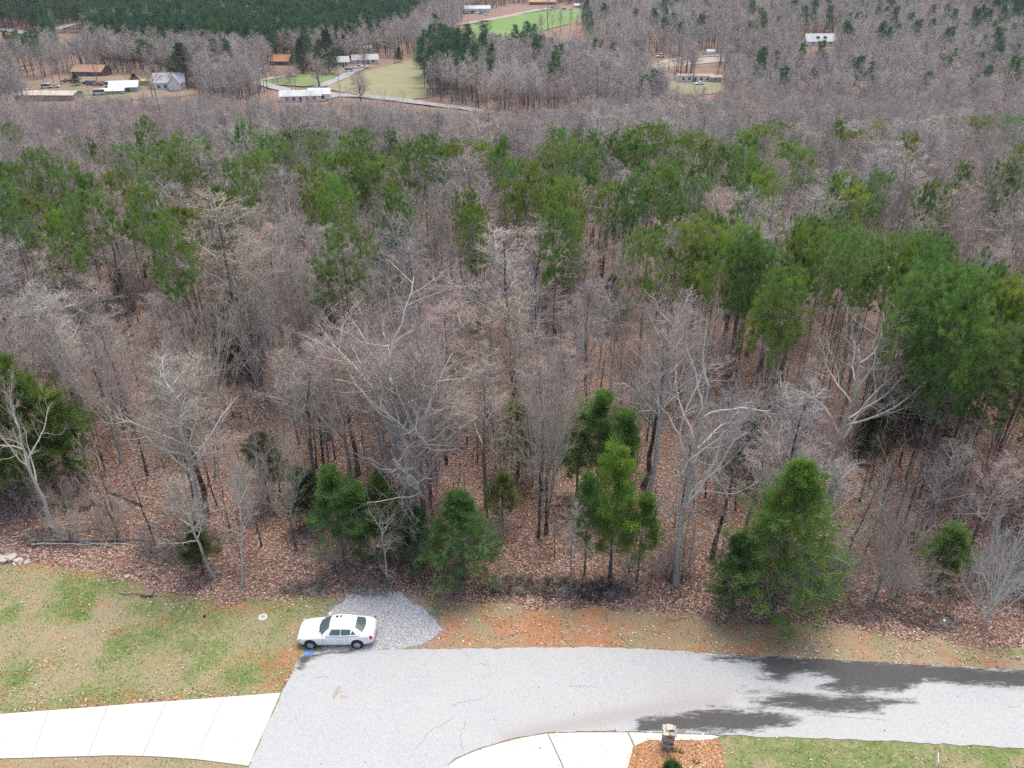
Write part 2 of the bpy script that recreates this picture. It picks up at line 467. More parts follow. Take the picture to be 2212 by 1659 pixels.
def sdist(poly, x, y):
    """signed distance, positive inside"""
    x = np.asarray(x, float); y = np.asarray(y, float)
    d = np.full(x.shape, 1e9); n = len(poly)
    for i in range(n):
        a = poly[i]; b = poly[(i + 1) % n]; e = b - a
        t = np.clip(((x - a[0]) * e[0] + (y - a[1]) * e[1]) / (e @ e + 1e-12), 0, 1)
        d = np.minimum(d, np.hypot(x - a[0] - t * e[0], y - a[1] - t * e[1]))
    return np.where(inside(poly, x, y), d, -d)

def rough(poly, step=0.35, amp=0.04, seed=1):
    r = np.random.default_rng(seed); out = []
    n = len(poly)
    for i in range(n):
        a, b = poly[i], poly[(i + 1) % n]
        k = max(1, int(np.linalg.norm(b - a) / step))
        for j in range(k):
            p = a + (b - a) * j / k
            out.append(p + r.normal(0, amp, 2))
    return np.array(out)

def smooth_poly(poly, it=2):
    p = np.asarray(poly, float)
    for _ in range(it):
        q = np.roll(p, -1, 0)
        p = np.stack([0.75 * p + 0.25 * q, 0.25 * p + 0.75 * q], 1).reshape(-1, 2)
    return p

def snoise(x, y, s, seed=0):
    """cheap smooth value noise, about -1..1"""
    x = np.asarray(x, float) / s; y = np.asarray(y, float) / s
    def h(i, j):
        v = np.sin(i * 127.1 + j * 311.7 + seed * 74.7) * 43758.5453
        return (v - np.floor(v)) * 2 - 1
    i, j = np.floor(x), np.floor(y); fx, fy = x - i, y - j
    fx = fx * fx * (3 - 2 * fx); fy = fy * fy * (3 - 2 * fy)
    return (h(i, j) * (1 - fx) + h(i + 1, j) * fx) * (1 - fy) + (h(i, j + 1) * (1 - fx) + h(i + 1, j + 1) * fx) * fy

def sheet(name, poly, z, mat, spacing=None, skirt=0.0, kind='structure', drape=False, attrs=None, parent=None):
    """a flat (or draped) sheet cut to the polygon, with an optional skirt so that it has thickness"""
    poly = np.asarray(poly, float); n = len(poly)
    vs = [Vector(p) for p in poly]
    if spacing:
        x0, y0 = poly.min(0); x1, y1 = poly.max(0)
        gx, gy = np.meshgrid(np.arange(x0, x1, spacing), np.arange(y0, y1, spacing))
        gx = gx.ravel(); gy = gy.ravel()
        ok = sdist(poly, gx, gy) > spacing * 0.35
        vs += [Vector((a, b)) for a, b in zip(gx[ok], gy[ok])]
    V2, E2, F2, _, _, _ = delaunay_2d_cdt(vs, [], [list(range(n))], 1, 1e-5)
    xy = np.array([(p[0], p[1]) for p in V2])
    zz = hgt(xy[:, 0], xy[:, 1]) + z if drape else np.full(len(xy), z)
    V = np.column_stack([xy, zz])
    F = [list(f) for f in F2]
    a = np.array(F)
    e1 = xy[a[:, 1]] - xy[a[:, 0]]; e2 = xy[a[:, 2]] - xy[a[:, 0]]
    if np.sum(e1[:, 0] * e2[:, 1] - e1[:, 1] * e2[:, 0]) < 0: a = a[:, ::-1]
    g = Geo(); g.add(V, tris=a)
    if skirt:
        nb = len(poly); A = np.column_stack([poly, np.full(nb, z)]); B = np.column_stack([poly, np.full(nb, z - skirt)])
        i = np.arange(nb); j = (i + 1) % nb
        g.add(np.concatenate([A, B]), np.stack([i, j, j + nb, i + nb], 1))
    me = g.mesh(name, mat, smooth=False)
    if attrs:
        X, Y = np.concatenate(g.V)[:, 0], np.concatenate(g.V)[:, 1]
        for k, fn in attrs.items():
            at = me.attributes.new(k, 'FLOAT', 'POINT'); at.data.foreach_set('value', np.asarray(fn(X, Y), np.float32))
    o = link(name, me, parent)
    if kind: o['kind'] = kind
    return o

ROAD = gpoly([(655, 1408), (760, 1405), (1000, 1402), (1150, 1399), (1300, 1398), (1420, 1404), (1520, 1412), (1660, 1418), (1800, 1425), (2000, 1438), (2212, 1447)])
rt = gpoly([(2212, 1617), (1900, 1600), (1555, 1588), (1480, 1584), (1420, 1582), (1340, 1580), (1250, 1580), (1180, 1583), (1130, 1592), (1085, 1603), (1040, 1616), (1010, 1628), (985, 1640), (960, 1657)])
rl = gpoly([(538, 1657), (575, 1570), (610, 1497), (625, 1465), (640, 1435)])
e = ROAD[-1] - ROAD[-2]; e2 = rt[0] - rt[1]
ROAD = np.concatenate([ROAD, [ROAD[-1] + e * 8], [rt[0] + e2 / np.linalg.norm(e2) * np.linalg.norm(e) * 8], rt, [(-1.5, 20.5), (2.0, 12.0), (2.5, 2.0), (-16, 2.0), (-14.5, 14.0)], rl])
LAWN = gpoly([(-500, 1180), (0, 1216), (60, 1222), (130, 1226), (200, 1236), (270, 1252), (330, 1277), (400, 1296), (480, 1306), (560, 1304), (640, 1296), (720, 1290), (745, 1302), (735, 1340), (700, 1400), (655, 1408), (640, 1435), (610, 1497), (300, 1520), (0, 1543), (-500, 1570)])
VERGE = gpoly([(880, 1305), (930, 1298), (1050, 1305), (1200, 1312), (1350, 1318), (1500, 1335), (1650, 1345), (1800, 1355), (2000, 1380), (2212, 1420), (2600, 1460), (2600, 1490), (2212, 1452), (2000, 1443), (1800, 1430), (1520, 1416), (1300, 1404), (1000, 1408), (860, 1406), (940, 1360)])
BED = gpoly([(1352, 1664), (1362, 1635), (1372, 1615), (1385, 1604), (1402, 1597), (1430, 1600), (1470, 1598), (1510, 1600), (1540, 1596), (1553, 1600), (1558, 1625), (1566, 1664)])
BED = np.concatenate([BED, [BED[-1] + (0.3, -4), BED[0] + (-0.4, -4)]])
GRAVEL = np.array([spot((600 + a / 5.027) / 1.0438, (1300 + b_ / 5.027) / 1.0438)[:2] for a, b_ in
                   [(690, 835), (640, 700), (700, 430), (780, 350), (880, 290), (950, 190), (1100, 132), (1230, 160), (1400, 158), (1560, 208), (1660, 272), (1725, 360), (1850, 430), (1960, 560), (1985, 625), (1880, 700), (1800, 735), (1640, 800), (1240, 825), (900, 832)]])
DRIVE_TOP = gpoly([(-420, 1577), (0, 1543), (150, 1532), (300, 1520), (450, 1509), (607, 1497)])
DRIVE_BOT = gpoly([(-420, 1655), (0, 1640), (250, 1633), (330, 1635), (420, 1641), (537, 1656)])
EDGE = np.array(sorted([tuple(p) for p in gpoly([(-600, 1120), (-200, 1140), (0, 1165), (130, 1180), (270, 1205), (430, 1240), (560, 1262), (720, 1245), (900, 1235), (1100, 1232), (1300, 1245), (1500, 1270), (1700, 1300), (1900, 1315), (2212, 1355), (2700, 1400)])]))
def edge_y(x): return np.interp(x, EDGE[:, 0], EDGE[:, 1])
LITTER_EDGE = np.concatenate([LAWN[:12], GRAVEL[6:10], VERGE[1:11]])

# ------------------------------------------------------------------ ground cover material
m, nt, b = mat_new('ground_cover')
tc = N(nt, 'ShaderNodeTexCoord'); OB = tc.outputs['Object']
def attr(nt, name):
    a = N(nt, 'ShaderNodeAttribute'); a.attribute_name = name
    return a.outputs['Fac']
vo = N(nt, 'ShaderNodeTexVoronoi'); vo.inputs['Scale'].default_value = 8.5; nt.links.new(OB, vo.inputs['Vector'])
sep = N(nt, 'ShaderNodeSeparateColor'); nt.links.new(vo.outputs['Color'], sep.inputs[0])
leafc = ramp(nt, sep.outputs[0], [(0.0, (0.065, 0.042, 0.033)), (0.3, (0.147, 0.092, 0.070)), (0.62, (0.252, 0.167, 0.130)), (0.85, (0.372, 0.259, 0.209)), (1.0, (0.513, 0.404, 0.350))])
big = noise(nt, 0.25, 4, 0.6, OB)
litter = mix(nt, ramp(nt, big, [(0.35, 0.5), (0.6, 0.0)]), leafc, (0.180, 0.116, 0.087))
g1 = noise(nt, 0.45, 5, 0.65, OB); g2 = noise(nt, 9.0, 4, 0.7, OB); g3 = noise(nt, 2.2, 4, 0.65, OB)
gn = math_n(nt, 'ADD', attr(nt, 'green'), math_n(nt, 'MULTIPLY', math_n(nt, 'SUBTRACT', g3, 0.5), 1.3))
gcol = ramp(nt, gn, [(0.15, (0.305, 0.249, 0.158)), (0.42, (0.266, 0.255, 0.132)), (0.65, (0.181, 0.222, 0.083)), (0.95, (0.110, 0.182, 0.044))])
gcol = mix(nt, ramp(nt, g2, [(0.34, 0.4), (0.56, 0.0)]), gcol, (0.13, 0.115, 0.065))
gcol = mix(nt, ramp(nt, sep.outputs[1], [(0.90, 0.0), (0.97, 0.55)], 'LINEAR'), gcol, (0.40, 0.30, 0.23))
clay = ramp(nt, g3, [(0.3, (0.296, 0.116, 0.059)), (0.7, (0.476, 0.226, 0.124))])
cf = math_n(nt, 'ADD', attr(nt, 'clay'), math_n(nt, 'MULTIPLY', math_n(nt, 'SUBTRACT', g1, 0.5), 1.6))
gc = mix(nt, ramp(nt, cf, [(0.30, 0.0), (0.70, 0.85)]), gcol, clay)
gf = math_n(nt, 'ADD', attr(nt, 'grass'), math_n(nt, 'MULTIPLY', math_n(nt, 'SUBTRACT', g3, 0.5), 0.9))
allc = mix(nt, ramp(nt, gf, [(0.40, 0.0), (0.60, 1.0)]), litter, gc)
straw = ramp(nt, g2, [(0.3, (0.275, 0.119, 0.056)), (0.5, (0.500, 0.263, 0.125)), (0.72, (0.688, 0.438, 0.250))])
sf = math_n(nt, 'ADD', attr(nt, 'straw'), math_n(nt, 'MULTIPLY', math_n(nt, 'SUBTRACT', g3, 0.5), 0.5))
allc = mix(nt, ramp(nt, sf, [(0.46, 0.0), (0.56, 1.0)]), allc, straw)
nt.links.new(allc, b.inputs['Base Color'])
b.inputs['Roughness'].default_value = 0.95; b.inputs['Specular IOR Level'].default_value = 0.1
bump(nt, b, math_n(nt, 'ADD', g2, math_n(nt, 'MULTIPLY', vo.outputs['Distance'], 1.5)), 0.5, 0.06)
M['ground'] = m

# ------------------------------------------------------------------ the ground: one sheet to the horizon
def graded(a, b, fine, far, lo, hi):
    out = list(np.arange(a, b, fine)); s = fine; x = b
    up = []
    while x < hi: up.append(x); s = min(s * 1.12, far); x += s
    up.append(hi); s = fine; x = a; dn = []
    while x > lo: s = min(s * 1.12, far); x -= s; dn.append(max(x, lo))
    return np.unique(np.array(dn[::-1] + out + up))
gx = graded(-34, 36, 0.32, 40, -1500, 1500)
gy = graded(20, 50, 0.30, 14, -220, 2200)
X, Y = np.meshgrid(gx, gy); nx, ny = len(gx), len(gy)
Z = hgt(X, Y)
g = Geo(); i = np.arange(ny - 1)[:, None] * nx + np.arange(nx - 1)[None, :]
g.add(np.stack([X, Y, Z], -1).reshape(-1, 3), np.stack([i, i + 1, i + nx + 1, i + nx], -1).reshape(-1, 4))
me = g.mesh('ground', M['ground'])
x, y = X.ravel(), Y.ravel()
def cover(x, y):
    dl = sdist(LAWN, x, y); dv = sdist(VERGE, x, y); db = sdist(BED, x, y)
    wob = 0.45 * snoise(x, y, 1.3, 3) + 0.25 * snoise(x, y, 0.5, 5)
    below = (y < 33.0) & (dl < 0) & (dv < 0)
    grass = np.clip(0.5 + (np.maximum(dl, dv) + wob) * 0.9, 0, 1)
    grass = np.where(below, 1.0, grass)
    clay = np.where(dv > -0.5, 0.37 + 0.14 * snoise(x, y, 2.0, 9) + 0.18 * ss(-10, 2, x) * ss(12, 2, x) , 0.0)
    droad = -sdist(ROAD, x, y)
    clay = np.where(dl > -0.3, 0.20 + 0.26 * np.exp(-np.maximum(dl, 0) / 1.0) + 0.18 * np.exp(-np.abs(droad) / 1.5), clay)
    clay = np.where(below & (x < 0), 0.25, clay)
    green = np.where(dl > -1, 0.42 + 0.34 * snoise(x, y, 2.6, 2) + 0.22 * snoise(x, y, 1.1, 4), 0.12 + 0.3 * snoise(x, y, 1.6, 8))
    green = np.where(below & (x > 0), 0.56 + 0.25 * snoise(x, y, 1.2, 12), green)
    for (u, v, rr) in [(180, 1325, 0.9), (30, 1320, 0.8), (430, 1440, 0.9), (760, 1330, 0.5), (940, 1325, 0.6)]:
        p = spot(u, v); green = green + 0.55 * np.exp(-((x - p[0]) ** 2 + (y - p[1]) ** 2) / rr ** 2)
    straw = np.clip(0.5 + (db + 0.12 * wob) * 2.0, 0, 1)
    return grass, clay, green, straw
near = (np.abs(x) < 90) & (y < 80) & (y > -10)
vals = [np.zeros(len(x)) for _ in range(4)]
res = cover(x[near], y[near])
for vv, rr in zip(vals, res): vv[near] = rr
vals[0][(y <= -10)] = 1
for nm, vv in zip(('grass', 'clay', 'green', 'straw'), vals):
    at = me.attributes.new(nm, 'FLOAT', 'POINT'); at.data.foreach_set('value', vv.astype(np.float32))
link('ground', me)['kind'] = 'structure'

# ------------------------------------------------------------------ road
m, nt, b = mat_new('chip_seal')
tc = N(nt, 'ShaderNodeTexCoord'); OB = tc.outputs['Object']
n1 = noise(nt, 16, 3, 0.7, OB); n2 = noise(nt, 0.35, 5, 0.6, OB); n3 = noise(nt, 1.3, 6, 0.7, OB)
mp = N(nt, 'ShaderNodeMapping'); mp.inputs['Scale'].default_value = (0.35, 1.6, 1.0); nt.links.new(OB, mp.inputs[0])
n4 = noise(nt, 1.7, 9, 0.8, mp.outputs[0])
dry = ramp(nt, n1, [(0.25, (0.245, 0.252, 0.250)), (0.48, (0.372, 0.384, 0.383)), (0.75, (0.475, 0.49, 0.49))])
dry = mix(nt, ramp(nt, n2, [(0.4, 0.0), (0.7, 0.35)]), dry, (0.44, 0.41, 0.40))
dry = mix(nt, math_n(nt, 'MULTIPLY', attr(nt, 'dirt'), 0.55), dry, (0.30, 0.255, 0.24))
wf = math_n(nt, 'ADD', attr(nt, 'wet'), math_n(nt, 'MULTIPLY', math_n(nt, 'SUBTRACT', n4, 0.5), 2.3))
wf = math_n(nt, 'ADD', wf, math_n(nt, 'MULTIPLY', math_n(nt, 'SUBTRACT', n1, 0.5), 0.9))
wm = ramp(nt, wf, [(0.36, 0.0), (0.72, 1.0)])
wet = ramp(nt, n1, [(0.3, (0.034, 0.034, 0.035)), (0.7, (0.077, 0.076, 0.076))])
nt.links.new(mix(nt, wm, dry, wet), b.inputs['Base Color'])
nt.links.new(ramp(nt, wm, [(0.0, 0.9), (1.0, 0.55)]), b.inputs['Roughness'])
bump(nt, b, n1, 0.35, 0.03)
M['road'] = m
c3 = lambda a, b_: (1541.5 + 0.3032 * a, 1276 + 0.3032 * b_)
W1 = gpoly([c3(*p) for p in [(-60, 470), (330, 452), (900, 476), (1600, 526), (2212, 570), (2900, 640), (2900, 800), (2212, 695), (1900, 672), (1500, 655), (1400, 700), (1350, 722), (1150, 725), (900, 730), (730, 690), (850, 645), (820, 607), (600, 590), (520, 642), (430, 645), (310, 640), (312, 615), (400, 600), (330, 525), (0, 492)]])
W2 = gpoly([c3(*p) for p in [(215, 720), (700, 735), (1200, 765), (1435, 785), (1250, 830), (1180, 868), (900, 866), (720, 868), (560, 842), (400, 825), (230, 792), (380, 748)]])
W3 = gpoly([(1375, 1556), (1400, 1550), (1500, 1537), (1560, 1530), (1600, 1532), (1690, 1543), (1748, 1552), (1700, 1567), (1640, 1578), (1580, 1585), (1520, 1583), (1450, 1584), (1375, 1582)])
W4 = gpoly([(640, 1440), (655, 1410), (700, 1408), (760, 1406), (760, 1412), (700, 1416), (668, 1424), (650, 1446)])
D1 = gpoly([(1090, 1592), (1180, 1570), (1300, 1546), (1400, 1528), (1560, 1512), (1560, 1520), (1420, 1540), (1320, 1558), (1220, 1576), (1130, 1598)])
def wet_at(x, y):
    d = np.maximum(np.maximum(sdist(W1, x, y), sdist(W2, x, y)), np.maximum(sdist(W3, x, y), sdist(W4, x, y)))
    return np.clip(0.5 + d * 0.95, 0.0, 1.35)
def dirt_at(x, y):
    return np.clip(np.exp(-np.maximum(0, -sdist(D1, x, y)) / 0.35) + 0.5 * snoise(x, y, 3.0, 21) * ss(6, 0, np.abs(x - 12)), 0, 1)
sheet('road', rough(ROAD, 0.4, 0.035, 3), 0.03, M['road'], 0.22, 0.2, attrs={'wet': wet_at, 'dirt': dirt_at})

def crack(px, w=0.035, seed=1):
    r = np.random.default_rng(seed); P = []
    pts = gpoly(px)
    for a, b_ in zip(pts[:-1], pts[1:]):
        k = max(2, int(np.linalg.norm(b_ - a) / 0.15))
        for j in range(k): P.append(a + (b_ - a) * j / k + r.normal(0, 0.05, 2))
    P = np.array(P); T = np.gradient(P, axis=0); T /= np.linalg.norm(T, axis=1, keepdims=True) + 1e-9
    Nn = np.stack([-T[:, 1], T[:, 0]], 1); ww = w * r.uniform(0.3, 1.0, (len(P), 1)) / 2
    V = np.concatenate([np.column_stack([P + Nn * ww, np.full(len(P), 0.034)]), np.column_stack([P - Nn * ww, np.full(len(P), 0.034)])])
    i = np.arange(len(P) - 1); n = len(P)
    return V, np.stack([i, i + n, i + n + 1, i + 1], 1)
M['tar'] = plain('crack_filler', (0.20, 0.20, 0.20), 0.8)
g = Geo()
for k, px in enumerate([[(975, 1555), (930, 1580), (905, 1610), (880, 1650)], [(1005, 1560), (995, 1590), (1000, 1628)], [(1000, 1403), (1002, 1412), (1018, 1420)], [(678, 1462), (700, 1466), (716, 1464)],
                        [(1610, 1494), (1750, 1500), (1900, 1509), (1980, 1512)], [(1745, 1545), (1850, 1551), (1920, 1555)], [(1420, 1402), (1480, 1410), (1560, 1420), (1620, 1421)], [(975, 1524), (1010, 1515), (1050, 1510)], [(2180, 1526), (2212, 1529)],
                        [(1230, 1483), (1300, 1487)], [(1040, 1432), (1052, 1440), (1060, 1436)]]):
    V, Q = crack(px, 0.034, k); g.add(V, Q)
link('cracks', g.mesh('cracks', M['tar'], False), bpy.data.objects['road'])

# tan mud stain and the blue utility paint on the asphalt
M['mud'] = plain('mud_stain', (0.36, 0.30, 0.235), 0.95, var=0.25, scale=8)
M['bluepaint'] = plain('blue_paint', (0.06, 0.24, 0.62), 0.7, var=0.35, scale=14)
def blot(u, v, rx, ry, seed, z, rot=0.0):
    r = np.random.default_rng(seed); p = spot(u, v); a = np.arange(26) * 2 * PI / 26
    rr = 1 + r.normal(0, 0.16, 26)
    q = np.stack([np.cos(a) * rx * rr, np.sin(a) * ry * rr], 1)
    c, s = math.cos(rot), math.sin(rot)
    return q @ np.array([[c, s], [-s, c]]) + p[:2]
rd = bpy.data.objects['road']
sheet('mud_stain', blot(727, 1496, 0.13, 0.42, 2, 0, -0.25), 0.035, M['mud'], kind=None, parent=rd)
sheet('mud_stain', blot(742, 1506, 0.22, 0.10, 3, 0), 0.035, M['mud'], kind=None, parent=rd)
for k, (u, v, rx, ry) in enumerate([(667, 1408, 0.30, 0.09), (660, 1413, 0.16, 0.07), (675, 1404, 0.18, 0.05), (668, 1416, 0.22, 0.04)]):
    sheet('paint_mark', blot(u, v, rx, ry, 20 + k, 0), 0.036 + 0.001 * k, M['bluepaint'], kind=None, parent=rd)

# ------------------------------------------------------------------ concrete driveways, each slab a part
m, nt, b = mat_new('concrete')
n1 = noise(nt, 0.6, 5, 0.6); n2 = noise(nt, 12, 4, 0.7); n3 = noise(nt, 2.4, 5, 0.7)
c = ramp(nt, n1, [(0.3, (0.52, 0.50, 0.445)), (0.7, (0.58, 0.565, 0.515))])
c = mix(nt, ramp(nt, n3, [(0.52, 0.0), (0.75, 0.4)]), c, (0.44, 0.395, 0.32))
nt.links.new(mix(nt, ramp(nt, n2, [(0.3, 0.15), (0.5, 0.0)]), c, (0.45, 0.44, 0.42)), b.inputs['Base Color'])
M['concrete'] = m
M['joint'] = plain('joint_dirt', (0.27, 0.25, 0.22), 0.95)

def inset(poly, d=0.018):
    c = poly.mean(0); return poly + (c - poly) / (np.linalg.norm(c - poly, axis=1, keepdims=True) + 1e-9) * d
def along(line, t):
    s = np.concatenate([[0], np.cumsum(np.linalg.norm(np.diff(line, axis=0), axis=1))]); t = t * s[-1]
    return np.array([np.interp(t, s, line[:, 0]), np.interp(t, s, line[:, 1])])
dw = sheet('driveway', np.concatenate([DRIVE_TOP, DRIVE_BOT[::-1]]), 0.012, M['joint'], None, 0.1)
cuts = np.linspace(0, 1, 9)
for a, b_ in zip(cuts[:-1], cuts[1:]):
    top = [along(DRIVE_TOP, t) for t in np.linspace(a, b_, 4)]; bot = [along(DRIVE_BOT, t) for t in np.linspace(b_, a, 4)]
    sheet('slab', inset(np.array(top + bot), 0.02), 0.05, M['concrete'], None, 0.12, kind=None, parent=dw)
# right-hand driveway apron beside the mailbox
A = gpoly([(1340, 1580), (1250, 1580), (1180, 1583)]); 
ap1 = np.concatenate([gpoly([(1182, 1585), (1130, 1594), (1085, 1605), (1040, 1618), (1010, 1630), (985, 1642), (962, 1658)]), [(-1.0, 20.6), (1.2, 19.0), (2.6, 19.0)], gpoly([(1215, 1657)])])
ap2 = np.concatenate([gpoly([(1355, 1583), (1250, 1583), (1184, 1585.5), (1217, 1657)]), [(2.75, 19.0), (4.8, 19.0), (5.0, 22.0)], gpoly([(1357, 1657), (1364, 1632), (1368, 1612)])])
ap3 = gpoly([(1357, 1583), (1420, 1585), (1480, 1587), (1538, 1589), (1556, 1593), (1538, 1598), (1505, 1601), (1470, 1600), (1430, 1602), (1403, 1599), (1386, 1606), (1371, 1612)])
dr = sheet('driveway_apron', np.concatenate([ap1[:7], [(-1.0, 20.6), (1.2, 19.0), (4.8, 19.0), (5.0, 22.0)], gpoly([(1357, 1657), (1364, 1632), (1371, 1612), (1386, 1606), (1403, 1599), (1430, 1602), (1538, 1598), (1556, 1593), (1538, 1589), (1420, 1585), (1355, 1583), (1250, 1583)])]), 0.012, M['joint'], None, 0.1)
for p in (ap1, ap2, ap3): sheet('slab', inset(p, 0.02), 0.055, M['concrete'], None, 0.12, kind=None, parent=dr)

# ------------------------------------------------------------------ gravel parking pad
m, nt, b = mat_new('grey_gravel')
vo = N(nt, 'ShaderNodeTexVoronoi'); vo.inputs['Scale'].default_value = 17
tc = N(nt, 'ShaderNodeTexCoord'); nt.links.new(tc.outputs['Object'], vo.inputs['Vector'])
sp = N(nt, 'ShaderNodeSeparateColor'); nt.links.new(vo.outputs['Color'], sp.inputs[0])
nt.links.new(ramp(nt, sp.outputs[0], [(0.0, (0.20, 0.20, 0.205)), (0.4, (0.38, 0.385, 0.395)), (0.8, (0.52, 0.525, 0.535)), (1.0, (0.66, 0.66, 0.67))]), b.inputs['Base Color'])
bump(nt, b, vo.outputs['Distance'], 0.8, 0.05)
M['gravel'] = m
m, nt, b = mat_new('gravel_stone')
ge = N(nt, 'ShaderNodeNewGeometry')
nt.links.new(ramp(nt, ge.outputs['Random Per Island'], [(0.0, (0.30, 0.30, 0.31)), (0.5, (0.45, 0.455, 0.465)), (1.0, (0.62, 0.62, 0.63))]), b.inputs['Base Color'])
M['stone_bits'] = m
sheet('gravel_pad', rough(smooth_poly(GRAVEL, 1), 0.25, 0.10, 8), 0.014, M['gravel'], None, 0.05)

def scatter_in(n, x0, x1, y0, y1, fn, seed):
    r = np.random.default_rng(seed); x = r.uniform(x0, x1, n); y = r.uniform(y0, y1, n)
    k = r.uniform(0, 1, n) < fn(x, y)
    return x[k], y[k]
gb = (GRAVEL.min(0) - 0.8, GRAVEL.max(0) + 0.8)
x, y = scatter_in(26000, gb[0][0], gb[1][0], gb[0][1], gb[1][1], lambda x, y: np.clip(0.75 + sdist(GRAVEL, x, y) * 0.9, 0, 1), 5)
r = np.random.default_rng(6); n = len(x); s = r.uniform(0.012, 0.032, (n, 1, 1))
octa = np.array([[1, 0, 0], [0, 1, 0], [-1, 0, 0], [0, -1, 0], [0, 0, 0.8]])
V = octa[None] * s * r.uniform(0.6, 1.4, (n, 5, 1)) + np.stack([x, y, np.full(n, 0.018)], 1)[:, None]
i = np.arange(n)[:, None] * 5
g = Geo(); g.add(V.reshape(-1, 3), tris=np.concatenate([i + np.array([[a, (a + 1) % 4, 4]]) for a in range(4)]))
tag(link('gravel', g.mesh('gravel', M['stone_bits'], False)), 'loose grey gravel spread on the parking pad behind the white car', 'gravel', kind='stuff')

# ------------------------------------------------------------------ fallen leaves and grass tufts as real geometry
m, nt, b = mat_new('dead_leaf')
ge = N(nt, 'ShaderNodeNewGeometry')
nt.links.new(ramp(nt, ge.outputs['Random Per Island'], [(0.0, (0.179, 0.096, 0.068)), (0.3, (0.374, 0.205, 0.149)), (0.6, (0.585, 0.340, 0.256)), (0.85, (0.812, 0.517, 0.414)), (1.0, (0.850, 0.821, 0.718))]), b.inputs['Base Color'])
M['leaf'] = m
def leaf_mesh(x, y, size, seed, lift=0.02):
    r = np.random.default_rng(seed); n = len(x)
    z = hgt(x, y) + lift + r.uniform(0, 0.04, n)
    a = r.uniform(0, 2 * PI, n); s = size * r.uniform(0.6, 1.4, n)
    u = np.stack([np.cos(a), np.sin(a), r.normal(0, 0.35, n)], 1); w = np.stack([-np.sin(a), np.cos(a), r.normal(0, 0.35, n)], 1)
    c = np.stack([x, y, z], 1); s = s[:, None]
    V = np.stack([c - u * s * 0.5, c + w * s * 0.33 + [0, 0, 0.02], c + u * s * 0.55 , c - w * s * 0.33 + [0, 0, 0.02]], 1).reshape(-1, 3)
    i = np.arange(n)[:, None] * 4
    g = Geo(); g.add(V, tris=np.concatenate([i + np.array([[0, 2, 1]]), i + np.array([[0, 3, 2]])]))
    return g
def leaf_prob(x, y):
    gr, cl, gn, st = cover(x, y)
    dr_ = np.maximum(sdist(ROAD, x, y), np.maximum(sdist(np.concatenate([DRIVE_TOP, DRIVE_BOT[::-1]]), x, y), sdist(GRAVEL, x, y) + 0.3))
    p = np.where(gr > 0.5, 0.022 + 0.20 * np.clip(snoise(x, y, 1.5, 31) - 0.35, 0, 1), 0.9 * (0.55 + 0.45 * snoise(x, y, 1.4, 33)))
    p = np.where((sdist(VERGE, x, y) > 0) | (np.abs(sdist(LAWN, x, y)) < 0.9), np.maximum(p, 0.16 + 0.2 * snoise(x, y, 0.9, 35)), p)
    p = np.where(st > 0.5, 0.12 + 0.5 * ss(0.8, 2.6, x - BED[0][0]), p)
    return np.where(dr_ > 0.05, 0.0015, p)
x, y = scatter_in(400000, -44, 46, 22, 68, lambda x, y: leaf_prob(x, y) * ss(70, 50, y), 41)
tag(link('leaf_litter', leaf_mesh(x, y, 0.10, 42).mesh('leaf_litter', M['leaf'], False)), 'brown fallen leaves carpeting the forest floor and verge', 'leaves', kind='stuff')

m, nt, b = mat_new('grass_blade')
ge = N(nt, 'ShaderNodeNewGeometry')
nt.links.new(ramp(nt, ge.outputs['Random Per Island'], [(0.0, (0.075, 0.140, 0.031)), (0.4, (0.150, 0.224, 0.069)), (0.7, (0.263, 0.280, 0.138)), (1.0, (0.413, 0.392, 0.237))]), b.inputs['Base Color'])
M['grass'] = m
def grass_prob(x, y):
    gr, cl, gn, st = cover(x, y)
    dr_ = np.maximum(np.maximum(sdist(ROAD, x, y), sdist(BED, x, y)), np.maximum(sdist(np.concatenate([DRIVE_TOP, DRIVE_BOT[::-1]]), x, y), sdist(GRAVEL, x, y)))
    p = np.where(gr > 0.5, np.clip(0.18 + gn * 1.1, 0.03, 1), 0)
    p = np.where((y < 30) & (x > 7), 0.35 + 0.6 * (snoise(x, y, 0.45, 51) > 0.35), p)
    return np.where(dr_ > -0.02, 0, p)
x, y = scatter_in(150000, -36, 30, 21, 42, grass_prob, 52)
r = np.random.default_rng(53); n = len(x)
a = r.uniform(0, 2 * PI, n); h_ = r.uniform(0.03, 0.085, n)
c = np.stack([x, y, hgt(x, y)], 1); u = np.stack([np.cos(a), np.sin(a), np.zeros(n)], 1)
V = np.stack([c - u * 0.028, c + u * 0.028, c + np.stack([r.normal(0, 0.035, n), r.normal(0, 0.035, n), h_], 1)], 1).reshape(-1, 3)
g = Geo(); g.add(V, tris=np.arange(n * 3).reshape(-1, 3))
tag(link('grass', g.mesh('grass', M['grass'], False)), 'short patchy winter grass on the lawns beside the road', 'grass', kind='stuff')
